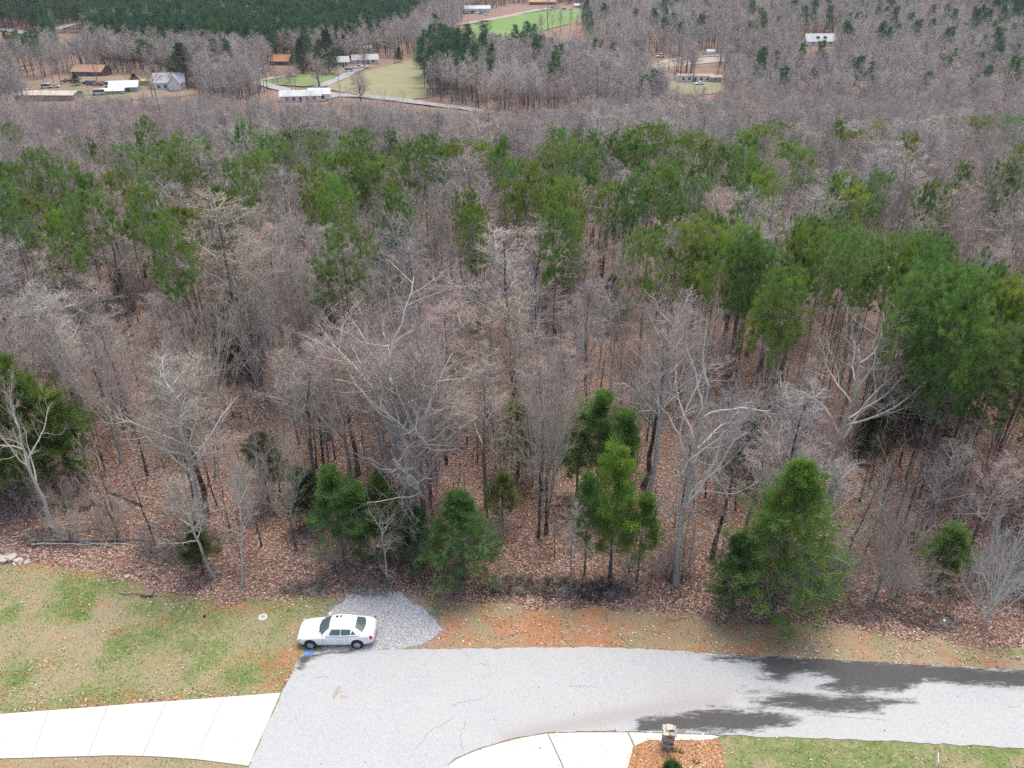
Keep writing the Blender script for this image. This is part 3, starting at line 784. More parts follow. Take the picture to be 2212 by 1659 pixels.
# pine straw needles on the mailbox bed
m, nt, b = mat_new('pine_straw')
ge = N(nt, 'ShaderNodeNewGeometry')
nt.links.new(ramp(nt, ge.outputs['Random Per Island'], [(0.0, (0.213, 0.085, 0.037)), (0.5, (0.500, 0.260, 0.119)), (1.0, (0.750, 0.520, 0.300))]), b.inputs['Base Color'])
M['straw'] = m
bb = BED.min(0), BED.max(0)
x, y = scatter_in(16000, bb[0][0], bb[1][0], bb[0][1], bb[1][1], lambda x, y: (sdist(BED, x, y) > -0.08) * 1.0, 61)
r = np.random.default_rng(62); n = len(x); a = r.uniform(0, 2 * PI, n); l = r.uniform(0.06, 0.14, n)
c = np.stack([x, y, r.uniform(0.01, 0.06, n)], 1); u = np.stack([np.cos(a), np.sin(a), r.normal(0, 0.25, n)], 1) * l[:, None]; w = np.stack([-np.sin(a), np.cos(a), np.zeros(n)], 1) * 0.010
V = np.stack([c - u - w, c - u + w, c + u], 1).reshape(-1, 3)
g = Geo(); g.add(V, tris=np.arange(n * 3).reshape(-1, 3))
tag(link('pine_straw', g.mesh('pine_straw', M['straw'], False)), 'orange brown pine straw mulch round the stone mailbox', 'mulch', kind='stuff')
# ------------------------------------------------------------------ tree kinds
GREY, PALE, DARK, BROWN = (0.26, 0.255, 0.235), (0.54, 0.545, 0.50), (0.060, 0.052, 0.046), (0.12, 0.10, 0.085)
TW_GREY, TW_PINK, TW_TAN, TW_PURP, TW_PALE = (0.29, 0.272, 0.25), (0.325, 0.27, 0.245), (0.33, 0.29, 0.245), (0.265, 0.245, 0.245), (0.50, 0.485, 0.455)

def proto(kind, seed, H, style, k=1.0, pine=False, bw=1.0):
    a, c = (pine_proto(seed, H, style, k, bw) if pine else bare_proto(seed, H, style, k))
    v = np.empty(len(c.vertices) * 3, np.float32); c.vertices.foreach_get('co', v); v = v.reshape(-1, 3)
    w = 2 * np.percentile(np.hypot(v[:, 0], v[:, 1]), 92)
    return dict(trunk=a, crown=c, H=H, W=w, top=v[:, 2].max(), cz=float(np.percentile(v[:, 2], 55)) / H)

PR = {
    'oak': [proto('oak', s, 19, 'oak') for s in (3, 8)],
    'slender': [proto('slender', s, 17, 'slender') for s in (21, 22, 23, 24)],
    'vase': [proto('vase', s, 16, 'vase') for s in (31, 32, 33)],
    'crooked': [proto('crooked', s, 14, 'crooked') for s in (41, 42)],
    'bush': [proto('bush', s, 7, 'bush') for s in (51, 52)],
    'sapling': [proto('sapling', s, 6, 'sapling') for s in (61, 62, 63)],
    'pine': [proto('pine', s, 17, 'tall', 1.0, True) for s in (71, 72, 73, 74)],
    'deep': [proto('deep', s, 18, 'deep', 1.0, True) for s in (76, 77)],
    'young': [proto('young', s, 6, 'young', 1.0, True) for s in (81, 82)],
    'thin': [proto('thin', s, 6, 'thin', 1.0, True) for s in (85, 86)],
    'cedar': [proto('cedar', s, 9, 'cedar', 1.0, True) for s in (91, 92)],
}

def tree(name, pr, loc, label, cat, group, rz, h, w=None, bark=GREY, crown=TW_GREY, lean=(0, 0)):
    """one tree: an Empty at the foot with a trunk and a crown; h = height in metres, w = crown width"""
    sz = h / pr['H']; sx = (w / pr['W']) if w else sz
    o = empty(name, (loc[0], loc[1], hz(loc[0], loc[1])), label, cat, group)
    o.rotation_euler = (lean[1], lean[0], rz)
    o.scale = (sx, sx, sz)
    link('trunk', pr['trunk'], o, bark); link('crown', pr['crown'], o, crown)
    return o

MARKS = [(25, 'the rock heap'), (112, 'the pale crooked tree'), (210, 'the mossy boulders'), (320, 'the dark crooked tree'), (440, 'the thick leaning trunk'), (522, 'the slim leaning trunk'), (600, 'the valve cover'), (690, 'the white car nose'), (770, 'the white car tail'), (860, 'the gravel pad'),
         (930, 'the large spreading oak'), (1010, 'the cone shaped cedar'), (1090, 'the reddish brush pile'), (1165, 'the forked dark trunk'), (1240, 'the middle brush heap'), (1310, 'the pine clump'), (1390, 'the darkest brush heap'), (1465, 'the tall pale forked tree'), (1560, 'the low dark green cedar'), (1668, 'the biggest cedar'), (1790, 'the pale greenish tree'),
         (1888, 'the grey leaning tree'), (2025, 'the small green pine'), (2125, 'the bushy bare tree'), (2205, 'the right picture edge')]
def mark(u): return min(MARKS, key=lambda q: abs(q[0] - u))[1]
used = {}
def unique(lab, u):
    """tell neighbours under one landmark apart by their side of it"""
    n = used[lab] = used.get(lab, 0) + 1
    if n == 1: return lab
    for extra in (', farther', ', farthest'):
        if lab + extra not in used: used[lab + extra] = 1; return lab + extra
    return lab
taken = []                                     # feet of the trees placed so far (x, y, radius)
HERO = []
def free(x, y, d): return all((x - a) ** 2 + (y - b) ** 2 > (d + c) ** 2 for a, b, c in taken)
R = np.random.default_rng(77)
def pick(kind): return PR[kind][R.integers(len(PR[kind]))]

def foot_tree(name, kind, i, u, v, top_v, px_w, label, cat, bark, crown, rz=None, lean=(0, 0), group=None):
    """tree whose foot the photograph shows at (u, v), whose top reaches row top_v, and whose crown is px_w pixels wide"""
    p = spot(u, v); _, _, dz = project(p)
    lo, hi = 1.0, 30.0
    for _ in range(30):
        mid = (lo + hi) / 2
        if project(p + [0, 0, mid])[1] > top_v: lo = mid
        else: hi = mid
    pr = PR[kind][i % len(PR[kind])]
    h = lo * pr['H'] / pr['top']
    dz2 = project(p + [0, 0, lo * 0.7])[2]
    taken.append((p[0], p[1], 1.0))
    if name == 'bare_tree' and bark == PALE: HERO.append((p[0], p[1], 4.2 if kind == 'oak' else 2.2, 9.0))
    if name == 'young_pine': HERO.append((p[0], p[1], 1.7, 6.0))
    return tree(name, pr, p, label, cat, group, R.uniform(0, 6.28) if rz is None else rz, h, px_w * dz2 / FPX, bark, crown, lean)

# ------------------------------------------------------------------ the trees one can point to along the edge of the wood
F = foot_tree
F('bare_tree', 'oak', 0, 885, 1128, 598, 400, 'large pale grey bare oak with wide spreading crown in the middle of the wood edge', 'tree', PALE, TW_PINK, 0.4)
F('bare_tree', 'oak', 1, 918, 1165, 640, 330, 'tall bare oak standing just in front of the large spreading oak', 'tree', GREY, TW_PINK, 2.0)
F('bare_tree', 'vase', 0, 1163, 1160, 655, 200, 'bare tree with forked dark trunk left of the bright green pine clump', 'tree', DARK, TW_GREY, 1.0)
F('bare_tree', 'vase', 2, 1178, 1156, 690, 150, 'thinner dark trunked bare tree beside the forked dark trunk', 'tree', DARK, TW_GREY, 3.0)
F('bare_tree', 'slender', 1, 1400, 1105, 620, 190, 'tall pale bare tree behind the green pine clump', 'tree', PALE, TW_PURP, 0.2)
F('bare_tree', 'crooked', 0, 1462, 1262, 618, 300, 'very tall pale grey bare tree with high fork left of the big round cedar', 'tree', PALE, TW_GREY, 2.6)
F('bare_tree', 'slender', 2, 1448, 1255, 900, 110, 'thin dark bare tree beside the tall pale forked tree', 'tree', DARK, TW_GREY, 1.6)
F('bare_tree', 'crooked', 1, 1790, 1075, 640, 260, 'pale greenish bare tree with upswept limbs behind the big round cedar', 'tree', PALE, TW_GREY, 4.2)
F('bare_tree', 'vase', 1, 1765, 1070, 700, 190, 'dark trunked bare tree beside the pale greenish tree', 'tree', DARK, TW_PINK, 0.5)
F('bare_tree', 'bush', 0, 1888, 1300, 985, 190, 'grey leaning bare tree with low fan of twigs right of the big round cedar', 'tree', GREY, TW_TAN, 0.9, lean=(0.12, 0))
F('bare_tree', 'bush', 1, 2125, 1352, 1080, 210, 'bushy bare tree with many pale spreading branches at the right edge of the wood', 'tree', PALE, TW_PALE, 3.9)
F('bare_tree', 'crooked', 0, 112, 1140, 800, 170, 'pale crooked bare tree in front of the green pines at the left', 'tree', PALE, TW_TAN, 5.2, lean=(-0.06, 0))
F('bare_tree', 'slender', 3, 462, 1246, 985, 105, 'thick grey leaning trunk with few branches at the lawn edge', 'tree', PALE, TW_GREY, 1.1, lean=(-0.16, 0))
F('bare_tree', 'slender', 0, 522, 1266, 1010, 90, 'slimmer grey leaning trunk right of the thick leaning one', 'tree', PALE, TW_GREY, 4.0, lean=(-0.16, 0))
F('bare_tree', 'vase', 1, 320, 1030, 640, 200, 'dark crooked bare tree on the open leaf covered floor at the left', 'tree', DARK, TW_PINK, 2.2)
F('bare_tree', 'vase', 2, 265, 1000, 640, 180, 'pale trunked bare tree left of the dark crooked one', 'tree', PALE, TW_PURP, 1.9)
F('bare_tree', 'vase', 0, 700, 1010, 690, 170, 'dark bare tree with fine reddish twigs left of the large oak', 'tree', DARK, TW_PINK, 0.3)
F('bare_tree', 'vase', 1, 420, 1080, 720, 190, 'reddish twigged bare tree behind the leaning grey trunks', 'tree', BROWN, TW_PINK, 2.9)
F('bare_tree', 'slender', 2, 1232, 1275, 1085, 70, 'small grey bare tree over the dark brush pile', 'tree', GREY, TW_TAN, 2.9)
F('bare_tree', 'crooked', 1, 840, 1250, 1080, 100, 'small pale bare tree in front of the young pines', 'tree', PALE, TW_TAN, 2.9)
F('bare_tree', 'vase', 2, 565, 1180, 900, 130, 'mid sized brown bare tree right of the leaning grey trunks', 'tree', BROWN, TW_PINK, 0.9)
F('bare_tree', 'vase', 0, 640, 1190, 870, 140, 'bare tree with several stems left of the young pines', 'tree', BROWN, TW_GREY, 4.4)
# evergreens along the edge
G1, G2, G3, G4 = (0.12, 0.235, 0.070), (0.155, 0.285, 0.080), (0.095, 0.19, 0.075), (0.21, 0.26, 0.085)
F('cedar_tree', 'cedar', 0, 1000, 1255, 1058, 160, 'cone shaped green cedar at the wood edge right of the gravel pad', 'tree', BROWN, G1, 0.2)
F('cedar_tree', 'young', 0, 905, 1228, 1095, 95, 'small dark cedar close behind the cone shaped one', 'tree', BROWN, G3, 1.2)
F('young_pine', 'thin', 0, 745, 1215, 1000, 120, 'bright green young pine with bare lower stem behind the white car', 'tree', BROWN, G2, 0.6)
F('young_pine', 'thin', 1, 785, 1220, 1035, 100, 'young pine right beside the bright green one behind the white car', 'tree', BROWN, G2, 2.6)
F('cedar_tree', 'young', 1, 835, 1205, 1010, 120, 'dark bluish green cedar under the large oak', 'tree', BROWN, G3, 2.2)
F('cedar_tree', 'cedar', 1, 1668, 1318, 985, 235, 'biggest round green cedar at the wood edge beside the road', 'tree', BROWN, G1, 0.8)
F('cedar_tree', 'young', 0, 1578, 1318, 1150, 110, 'low dark green cedar tucked against the left of the biggest cedar', 'tree', BROWN, G3, 2.1)
F('young_pine', 'thin', 0, 1262, 1240, 1010, 85, 'green young pine on the left of the pine clump', 'tree', BROWN, G2, 0.9)
F('young_pine', 'thin', 1, 1318, 1246, 945, 105, 'green young pine at the front of the pine clump', 'tree', BROWN, G2, 1.7)
F('young_pine', 'thin', 0, 1375, 1256, 1060, 90, 'green young pine on the right of the pine clump', 'tree', BROWN, G1, 3.3)
F('young_pine', 'thin', 0, 1285, 1090, 830, 120, 'bright green young pine rising behind the pine clump', 'tree', BROWN, (0.20, 0.33, 0.09), 2.1)
F('young_pine', 'thin', 1, 1245, 1075, 865, 95, 'slim young pine behind and left of the pine clump', 'tree', BROWN, (0.20, 0.33, 0.09), 0.1)
F('young_pine', 'thin', 0, 1335, 1110, 880, 100, 'slim young pine behind and right of the pine clump', 'tree', BROWN, (0.20, 0.33, 0.09), 4.1)
F('young_pine', 'thin', 1, 1120, 1030, 865, 110, 'pale green see through young pine right of the large oak', 'tree', BROWN, G4, 1.1)
F('young_pine', 'thin', 0, 1085, 1145, 1010, 70, 'small yellowish young pine right of the cone shaped cedar', 'tree', BROWN, G4, 3.1)
F('young_pine', 'thin', 1, 2025, 1262, 1125, 90, 'small green pine right of the grey leaning tree', 'tree', BROWN, G1, 2.4)
F('young_pine', 'thin', 0, 2205, 1275, 1180, 90, 'green pine cut by the right picture edge behind the bushy bare tree', 'tree', BROWN, G2, 1.4)
F('young_pine', 'thin', 1, 672, 1135, 1010, 90, 'greyish green thin pine left of the bright green young pine', 'tree', BROWN, (0.09, 0.12, 0.06), 1.4)
F('young_pine', 'thin', 0, 580, 1090, 930, 110, 'thin greyish pine among the bare trees left of centre', 'tree', BROWN, (0.09, 0.12, 0.06), 2.7)
F('young_pine', 'young', 1, 1600, 1035, 905, 95, 'pale silvery green holly like tree above the biggest cedar', 'tree', GREY, (0.15, 0.19, 0.12), 0.7)
F('young_pine', 'thin', 1, 440, 1240, 1130, 80, 'low dull green pine behind the leaning grey trunks', 'tree', BROWN, (0.08, 0.11, 0.055), 0.7)
for i, (u, v, tv, w) in enumerate([(58, 1075, 725, 150), (20, 1060, 745, 130), (112, 1050, 760, 135), (155, 1040, 830, 110), (-40, 1080, 740, 140)]):
    F('pine_tree', 'young' if i % 2 == 0 else 'thin', i, u, v, tv, w * 1.25, ['tall pine with ivy dark trunk at the left edge of the wood', 'pine at the far left with its crown cut by the picture edge', 'pine with clear stem behind the pale crooked tree',
        'smaller pine right of the tall pines at the left', 'pine standing just beyond the left edge of the lawn'][i], 'tree', BROWN, (0.125, 0.22, 0.06), i * 1.3)
BIG = [(1935, 1120, 600, 120), (2010, 1010, 560, 130), (2075, 990, 590, 150), (2150, 1010, 620, 150), (2205, 1050, 650, 140), (1985, 1075, 660, 130), (2120, 1060, 700, 150), (2060, 1080, 730, 120), (2240, 1090, 720, 140), (2180, 1110, 760, 120)]
for i, (u, v, tv, w) in enumerate(BIG):
    F('pine_tree', 'deep', i, u, v, tv, w * 0.95, ['tall pine with long bare trunk at the left end of the right hand pine stand', 'pine at the back of the right hand pine stand', 'broad tall pine in the middle of the right hand pine stand', 'broad pine near the right edge at the back of the stand', 'pine cut by the right edge at the back of the stand', 'lower pine in the front row of the stand, left end', 'broad pine in the second row of the right hand stand', 'lower pine in the front row of the stand, middle', 'pine just beyond the right edge in the front row', 'lower pine in the front row of the stand, right end'][i], 'tree', (0.17, 0.105, 0.08), (0.125, 0.225, 0.065), i * 0.9, group='tall pines at the right of the wood')

# ------------------------------------------------------------------ pines scattered through the wood: crown centre and width in the photograph
PINES = '''15,288,38 20,381,75 15,419,65 68,356,42 113,341,26 150,328,30 198,336,45 316,290,28 349,323,60 392,333,42 442,328,52 276,343,50 326,368,72 382,368,40 455,376,48 505,388,55 525,300,45
156,388,58 105,388,45 188,411,40 196,449,80 138,474,58 70,456,78 15,449,45 130,507,48 314,459,42 334,484,65 399,481,78 374,549,48 485,439,62 542,388,35 264,429,35 564,301,56 624,306,40 654,308,60
687,301,44 674,336,55 581,331,42 569,356,44 611,338,40 749,313,62 782,333,46 785,306,24 805,316,26 847,311,22 767,374,58 825,363,66 722,371,52 810,399,40 777,409,42 865,333,34 895,353,52 928,333,27
945,353,42 978,323,44 986,353,28 1033,338,60 1074,336,36 672,406,45 717,424,72 727,444,58 850,449,66 860,474,46 742,559,110 1013,456,36 1026,504,34 1201,316,34 1249,313,38 1229,331,28 1284,321,30
1161,348,50 1194,343,34 1083,338,32 1246,356,50 1264,356,30 1324,328,28 1339,346,50 1374,323,42 1364,303,32 1402,298,50 1427,296,32 1472,316,50 1500,328,56 1533,336,38 1563,346,36 1608,316,40
1606,343,50 1111,389,42 1148,396,56 1181,424,50 1224,411,52 1274,401,58 1106,434,40 1314,419,46 1234,439,50 1405,396,36 1440,391,34 1452,409,28 1354,446,56 1374,414,32 1515,424,24 1219,494,52
1199,524,40 1450,489,32 1194,454,32 1621,396,28 1505,537,84 1520,514,56 1558,519,44 1565,557,40 1613,549,56 1505,577,56 1621,582,46 1400,562,26 1650,298,60 1691,284,26 1710,298,30 1620,325,40
1699,333,38 1811,290,32 1849,301,66 1893,287,28 1964,325,22 2111,279,55 2171,276,68 2204,352,40 2078,388,52 2171,396,50 1738,358,18 1626,396,30 1653,404,32 1808,421,36 1838,429,30 1863,442,36
1890,412,18 2005,442,30 1762,494,50 1740,511,34 1631,562,60 1626,600,50 1724,546,78 1732,581,70 1784,557,48 1830,541,44 1836,570,44 1855,562,45 1898,573,72 1937,584,40 1975,570,40 1991,549,50
2029,570,70 1975,603,72 2002,595,45 2059,617,55 2018,622,45 1686,630,70 1691,650,90 1659,688,55 1991,650,70 2046,655,78 2078,644,55 2127,628,60 2105,677,62 2155,671,78 2195,693,72 2018,704,82
1964,693,42 2086,710,70 2130,760,80'''
PLOTS = []
for tok in PINES.split():
    u, v, wpx = map(float, tok.split(','))
    H = R.uniform(14.0, 17.0)
    kp = pick('pine'); p = spot(u, v, kp['cz'] * H)
    D = project(p)[2]
    w = np.clip((1.5 if v < 375 else 1.3) * wpx * D / FPX, 3.8, 9.0)
    side = 'left' if u < 760 else ('middle' if u < 1450 else 'right')
    band = 'in the far pine band' if v < 370 else 'in the second pine row' if v < 480 else 'in the nearest pine belt'
    bright = R.uniform(0.78, 1.28)
    shade = 'deep green' if bright < 0.93 else 'green' if bright < 1.1 else 'bright green'
    size = 'small ' if wpx < 38 else 'broad ' if wpx > 58 else ''
    lab = unique('%s%s pine %s above %s' % (size, shade, band, mark(u)), u)
    g_ = 'pines ' + band + ' at the ' + side
    if (u, v) == (742, 559): lab, g_ = 'single flat topped bright green pine above the large bare oak', None
    tone = np.array([0.155, 0.262, 0.074]) * bright * np.array([R.uniform(0.85, 1.25), 1, R.uniform(0.8, 1.2)])
    tree('pine_tree', kp, p, lab, 'tree', g_, R.uniform(0, 6.28), H, max(w, 0.2 * H), (0.13, 0.09, 0.07), tone)
    taken.append((p[0], p[1], 0.6)); PLOTS.append((p[0], p[1], w))

UND = np.random.default_rng(404)
for j in range(46):
    cu, cv, su, sv = [(560, 720, 170, 60), (860, 690, 120, 50), (1250, 700, 90, 60), (200, 660, 110, 50), (1960, 900, 90, 70)][j % 5]
    u, v = UND.normal(cu, su), UND.normal(cv, sv); p = spot(u, v)
    if p[1] < edge_y(p[0]) + 6: continue
    where = 'at the left' if u < 760 else 'in the middle' if u < 1500 else 'under the tall pines at the right'
    hs = UND.uniform(4, 8)
    tree('evergreen_shrub', PR['young'][j % 2], p, unique('%s dark evergreen shrub above %s' % ('tall' if hs > 6 else 'low', mark(u)), u), 'shrub', 'dark evergreen shrubs ' + where, UND.uniform(0, 6), hs, hs * UND.uniform(0.5, 0.8), BROWN, np.array([0.05, 0.085, 0.04]) * UND.uniform(0.8, 1.5))
    taken.append((p[0], p[1], 0.5))

# ------------------------------------------------------------------ the wood of bare trees: nearest 300 one by one, the rest as one mass
SKY_U = np.array([-400, 0, 200, 330, 480, 560, 680, 760, 900, 1040, 1150, 1300, 1450, 1550, 1600, 2600.0])
SKY_V = np.array([212, 222, 218, 208, 206, 212, 220, 218, 230, 243, 240, 212, 198, 200, -400, -400.0])
def thin(u, v):
    """how much of the wood is kept at a foot seen at (u, v): opens up where the photograph shows floor"""
    k = np.ones_like(u)
    for cu, cv, ru, rv, a in [(300, 1010, 190, 150, 0.35), (1230, 1200, 100, 80, 0.7), (620, 1180, 90, 60, 0.4), (1130, 900, 100, 120, 0.35), (1300, 740, 70, 90, 0.6), (1480, 1050, 120, 110, 0.45), (1690, 960, 120, 80, 0.35), (200, 1140, 240, 50, 0.6)]:
        k = k - a * np.exp(-((u - cu) / ru) ** 2 - ((v - cv) / rv) ** 2)
    return k
def jitter(x0, x1, y0, y1, s, seed, j=0.85):
    r = np.random.default_rng(seed)
    a, b_ = np.meshgrid(np.arange(x0, x1, s), np.arange(y0, y1, s))
    return (a + r.uniform(-j / 2, j / 2, a.shape) * s).ravel(), (b_ + r.uniform(-j / 2, j / 2, a.shape) * s).ravel()
bx, by = jitter(-190, 190, 40, 300, 3.3, 5)
bz = hgt(bx, by)
r = np.random.default_rng(9); n = len(bx)
hh = r.uniform(12.0, 17.5, n) * np.where(r.uniform(0, 1, n) < 0.18, 0.65, 1) * np.where(by < 62, 0.88, 1)
for a, b_, w in PLOTS: hh = np.where((np.abs(bx - a) < 0.5 * w + 1.0) & (by - b_ > -8) & (by - b_ < 1), np.minimum(hh, R.uniform(8.5, 11)), hh)
u, v, dz = project(np.stack([bx, by, bz], 1)); ut, vt, dt = project(np.stack([bx, by, bz + hh], 1))
ok = (by > edge_y(bx) + 1.5) & (r.uniform(0, 1, n) < 0.86 * thin(u, v)) & (vt > np.interp(u, SKY_U, SKY_V)) & (u > -330) & (u < 2212 + 330)
tk = np.array([(a, b_) for a, b_, _ in taken])
dmin = np.full(n, 99.0)
for k in range(0, n, 2000): dmin[k:k + 2000] = np.sqrt(((bx[k:k + 2000, None] - tk[None, :, 0]) ** 2 + (by[k:k + 2000, None] - tk[None, :, 1]) ** 2).min(1))
ok &= dmin > 1.3
ok &= ~((by < 50) & (bx < -13) & (np.sin(bx * 12.9 + by * 78.2) > 0.2))
for (a, b_, ww, dd) in HERO: ok &= ~((np.abs(bx - a) < ww) & (by > b_ - dd) & (by < b_ + 2.0))
bx, by, bz, hh, u, v, vt = [q[ok] for q in (bx, by, bz, hh, u, v, vt)]
kinds = ['slender', 'vase', 'slender', 'vase', 'slender', 'crooked']
def style_at(i):
    return kinds[int(R.integers(len(kinds)))]
tones = [TW_GREY, TW_PINK, TW_PURP, (0.37, 0.355, 0.33), TW_TAN, (0.37, 0.295, 0.265)]
seen = (u > -60) & (u < 2272)
order = np.argsort(np.where(seen, by, 1e6))
n_ind = 272
def zone(u, v):
    a = 'behind the lawn' if u < 430 else 'behind the leaning grey trunks' if u < 640 else 'behind the white car' if u < 1000 else 'behind the dark brush pile' if u < 1400 else 'behind the biggest cedar' if u < 1830 else 'below the tall pine stand'
    d = 'near the edge' if v > 1000 else 'in the dim interior' if v > 800 else 'deep'
    return a, d
rest = []
for rank, i in enumerate(order):
    if rank < n_ind:
        k = style_at(i); dk = R.uniform()
        bark, bn = (DARK, 'dark') if dk < 0.42 else (BROWN, 'brown') if dk < 0.6 else (GREY, 'grey') if dk < 0.8 else (PALE, 'pale')
        a, d = zone(u[i], v[i])
        tn = int(R.integers(len(tones))); tw = tones[tn]; tnm = ['grey', 'reddish', 'purplish', 'pale grey', 'tan', 'pinkish'][tn]
        if by[i] < 58 and R.uniform() < 0.35: bark, bn = (PALE, 'pale')
        sz_ = 'short ' if hh[i] < 11 else 'tall ' if hh[i] > 15.5 else ''
        lab = unique('%s%s trunked %s twigged bare tree %s behind %s' % (sz_, bn, tnm, {'near the edge': 'close', 'in the dim interior': 'well', 'deep': 'far'}[d], mark(u[i])), u[i])
        tree('bare_tree', pick(k), (bx[i], by[i]), lab, 'tree', 'bare trees in the wood ' + a + ' ' + d, R.uniform(0, 6.28), hh[i], hh[i] * R.uniform(0.34, 0.54), bark, tw, lean=(R.normal(0, 0.035), R.normal(0, 0.035)))
    else: rest.append(i)
rest = np.array(rest)

# far bare trees and pines beyond the first block
def far_bare(seed, H):
    r = np.random.default_rng(seed); tg, cg = Geo(), Geo()
    P, Rr, L = trunk_line(r, H * 0.9, 0.15, 6, wob=0.02, taper=0.2)
    l1 = grow(r, P, Rr, L, 14, 0.38, 0.99, lambda t: 0.85 - 0.35 * t, 0.15, lambda t: H * (0.34 - 0.22 * t), 4, 0.1, 0.1, 0.5, 0.3)
    l2 = grow(r, *l1, 7, 0.2, 1.0, 0.75, 0.2, 0.45, 3, 0.14, 0.08, 0.55, 0.4)
    l3 = grow(r, *l2, 6, 0.15, 1.0, 0.7, 0.25, 0.6, 2, 0.15, 0.06, 0.65, 0.5)
    tg.tubes(P, Rr, 5); tg.tubes(l1[0], np.maximum(l1[1], 0.03), 3)
    tg.tubes(l2[0], np.maximum(l2[1], 0.024), 3, 1); tg.spikes(l3[0][:, 0], l3[0][:, 1] - l3[0][:, 0], 0.020, 1)
    q = grow(r, *l3, 2, 0.2, 1.0, 0.7, 0.25, 0.8, 2, 0.1, 0.05, 0.8, 0.5)
    tg.spikes(q[0][:, 0], q[0][:, 1] - q[0][:, 0], 0.016, 1)
    return tg
def far_pine(seed, H):
    r = np.random.default_rng(seed); tg = Geo()
    P, Rr, L = trunk_line(r, H, 0.14, 6, wob=0.012, taper=0.1)
    l1 = grow(r, P, Rr, L, 34, 0.40, 0.995, lambda t: 1.4 - 0.6 * t, 0.18, lambda t: H * 0.15 * np.sqrt(np.clip(1.1 - ((t - 0.5) / 0.52) ** 2, 0.05, 1)), 4, 0.1, 0.06, 0.3, 0.3)
    tg.tubes(P, Rr, 5); tg.tubes(l1[0], np.maximum(l1[1], 0.015), 3)
    l2 = grow(r, *l1, 6, 0.3, 1.0, 0.8, 0.2, 0.45, 3, 0.12, 0.07, 0.5, 0.3)
    for t in (1, 2):
        V, T_ = blades(r, l2[0][:, t], unit(l2[0][:, t] - l2[0][:, t - 1]), 0.2, 7, 0.55, 0.13, 0.3)
        tg.add(V, None, T_, mat=1)
    return tg

def toned(mname, tone, store={}):
    key = (mname, tuple(tone))
    if key not in store:
        c = M[mname].copy(); nt = c.node_tree
        for n in [n for n in nt.nodes if n.type == 'OBJECT_INFO']:
            q = nt.nodes.new('ShaderNodeRGB'); q.outputs[0].default_value = tuple(tone) + (1.0,)
            for l in [l for l in nt.links if l.from_node == n and l.from_socket.name == 'Color']: nt.links.new(q.outputs[0], l.to_socket)
        store[key] = c
    return store[key]
def hidden(name, me, tone):
    for k, m_ in enumerate(list(me.materials)):
        t = tone
        if m_ in (M['bark'], M['limb']): t = DARK if name[-1] in '0246' else GREY
        nm = [q for q in M if M[q] == m_][0]
        me.materials[k] = toned(nm, t)
    o = bpy.data.objects.new(name, me); o.color = tuple(tone) + (1.0,); return o
def proto_coll(name, objs):
    c = bpy.data.collections.new(name)
    for o in objs: c.objects.link(o)
    return c
def stuff_instances(name, pts, rotz, scale, idx, coll, label, cat):
    me = bpy.data.meshes.new(name)
    me.vertices.add(len(pts)); me.vertices.foreach_set('co', np.asarray(pts, np.float32).ravel())
    for nm, ty, arr in (('rot', 'FLOAT_VECTOR', rotz), ('scl', 'FLOAT_VECTOR', scale)):
        at = me.attributes.new(nm, ty, 'POINT'); at.data.foreach_set('vector', np.asarray(arr, np.float32).ravel())
    at = me.attributes.new('pick', 'INT', 'POINT'); at.data.foreach_set('value', np.asarray(idx, np.int32))
    o = link(name, me); tag(o, label, cat, kind='stuff')
    ng = bpy.data.node_groups.new(name + '_nodes', 'GeometryNodeTree')
    ng.interface.new_socket('Geometry', in_out='INPUT', socket_type='NodeSocketGeometry')
    ng.interface.new_socket('Geometry', in_out='OUTPUT', socket_type='NodeSocketGeometry')
    gi, go = ng.nodes.new('NodeGroupInput'), ng.nodes.new('NodeGroupOutput')
    ip = ng.nodes.new('GeometryNodeInstanceOnPoints'); ci = ng.nodes.new('GeometryNodeCollectionInfo')
    ci.inputs['Collection'].default_value = coll; ci.inputs['Separate Children'].default_value = True; ci.inputs['Reset Children'].default_value = True
    def at_(nm, ty):
        a = ng.nodes.new('GeometryNodeInputNamedAttribute'); a.data_type = ty; a.inputs[0].default_value = nm
        return a.outputs['Attribute']
    L = ng.links.new
    L(gi.outputs[0], ip.inputs['Points']); L(ci.outputs[0], ip.inputs['Instance'])
    ip.inputs['Pick Instance'].default_value = True
    L(at_('pick', 'INT'), ip.inputs['Instance Index'])
    ro = ng.nodes.new('FunctionNodeEulerToRotation'); L(at_('rot', 'FLOAT_VECTOR'), ro.inputs[0]); L(ro.outputs[0], ip.inputs['Rotation'])
    L(at_('scl', 'FLOAT_VECTOR'), ip.inputs['Scale'])
    L(ip.outputs[0], go.inputs[0])
    o.modifiers.new('scatter', 'NODES').node_group = ng
    return o

both = []
def merge_proto(pr, tone, nm):
    """trunk and crown of a near kind joined into one mesh for the massed wood"""
    g = Geo()
    mats = [M['bark'], M['limb'], M['branch'], M['twig']]
    for me, off in ((pr['trunk'], 0), (pr['crown'], 2)):
        nv = len(me.vertices); v = np.empty(nv * 3, np.float32); me.vertices.foreach_get('co', v)
        lv = np.empty(len(me.loops), np.int32); me.loops.foreach_get('vertex_index', lv)
        st = np.empty(len(me.polygons), np.int32); me.polygons.foreach_get('loop_start', st)
        mi = np.empty(len(me.polygons), np.int32); me.polygons.foreach_get('material_index', mi)
        cnt = np.diff(np.append(st, len(lv))); base = g.n
        g.V.append(v.reshape(-1, 3)); g.n += nv
        for m_ in np.unique(mi):
            for c_, store in ((4, g.Q), (3, g.T)):
                k = (cnt == c_) & (mi == m_)
                if k.any(): store.append((lv[st[k][:, None] + np.arange(c_)[None]].astype(np.int64) + base, int(m_) + off))
    return hidden(nm, g.mesh(nm, mats), tone)
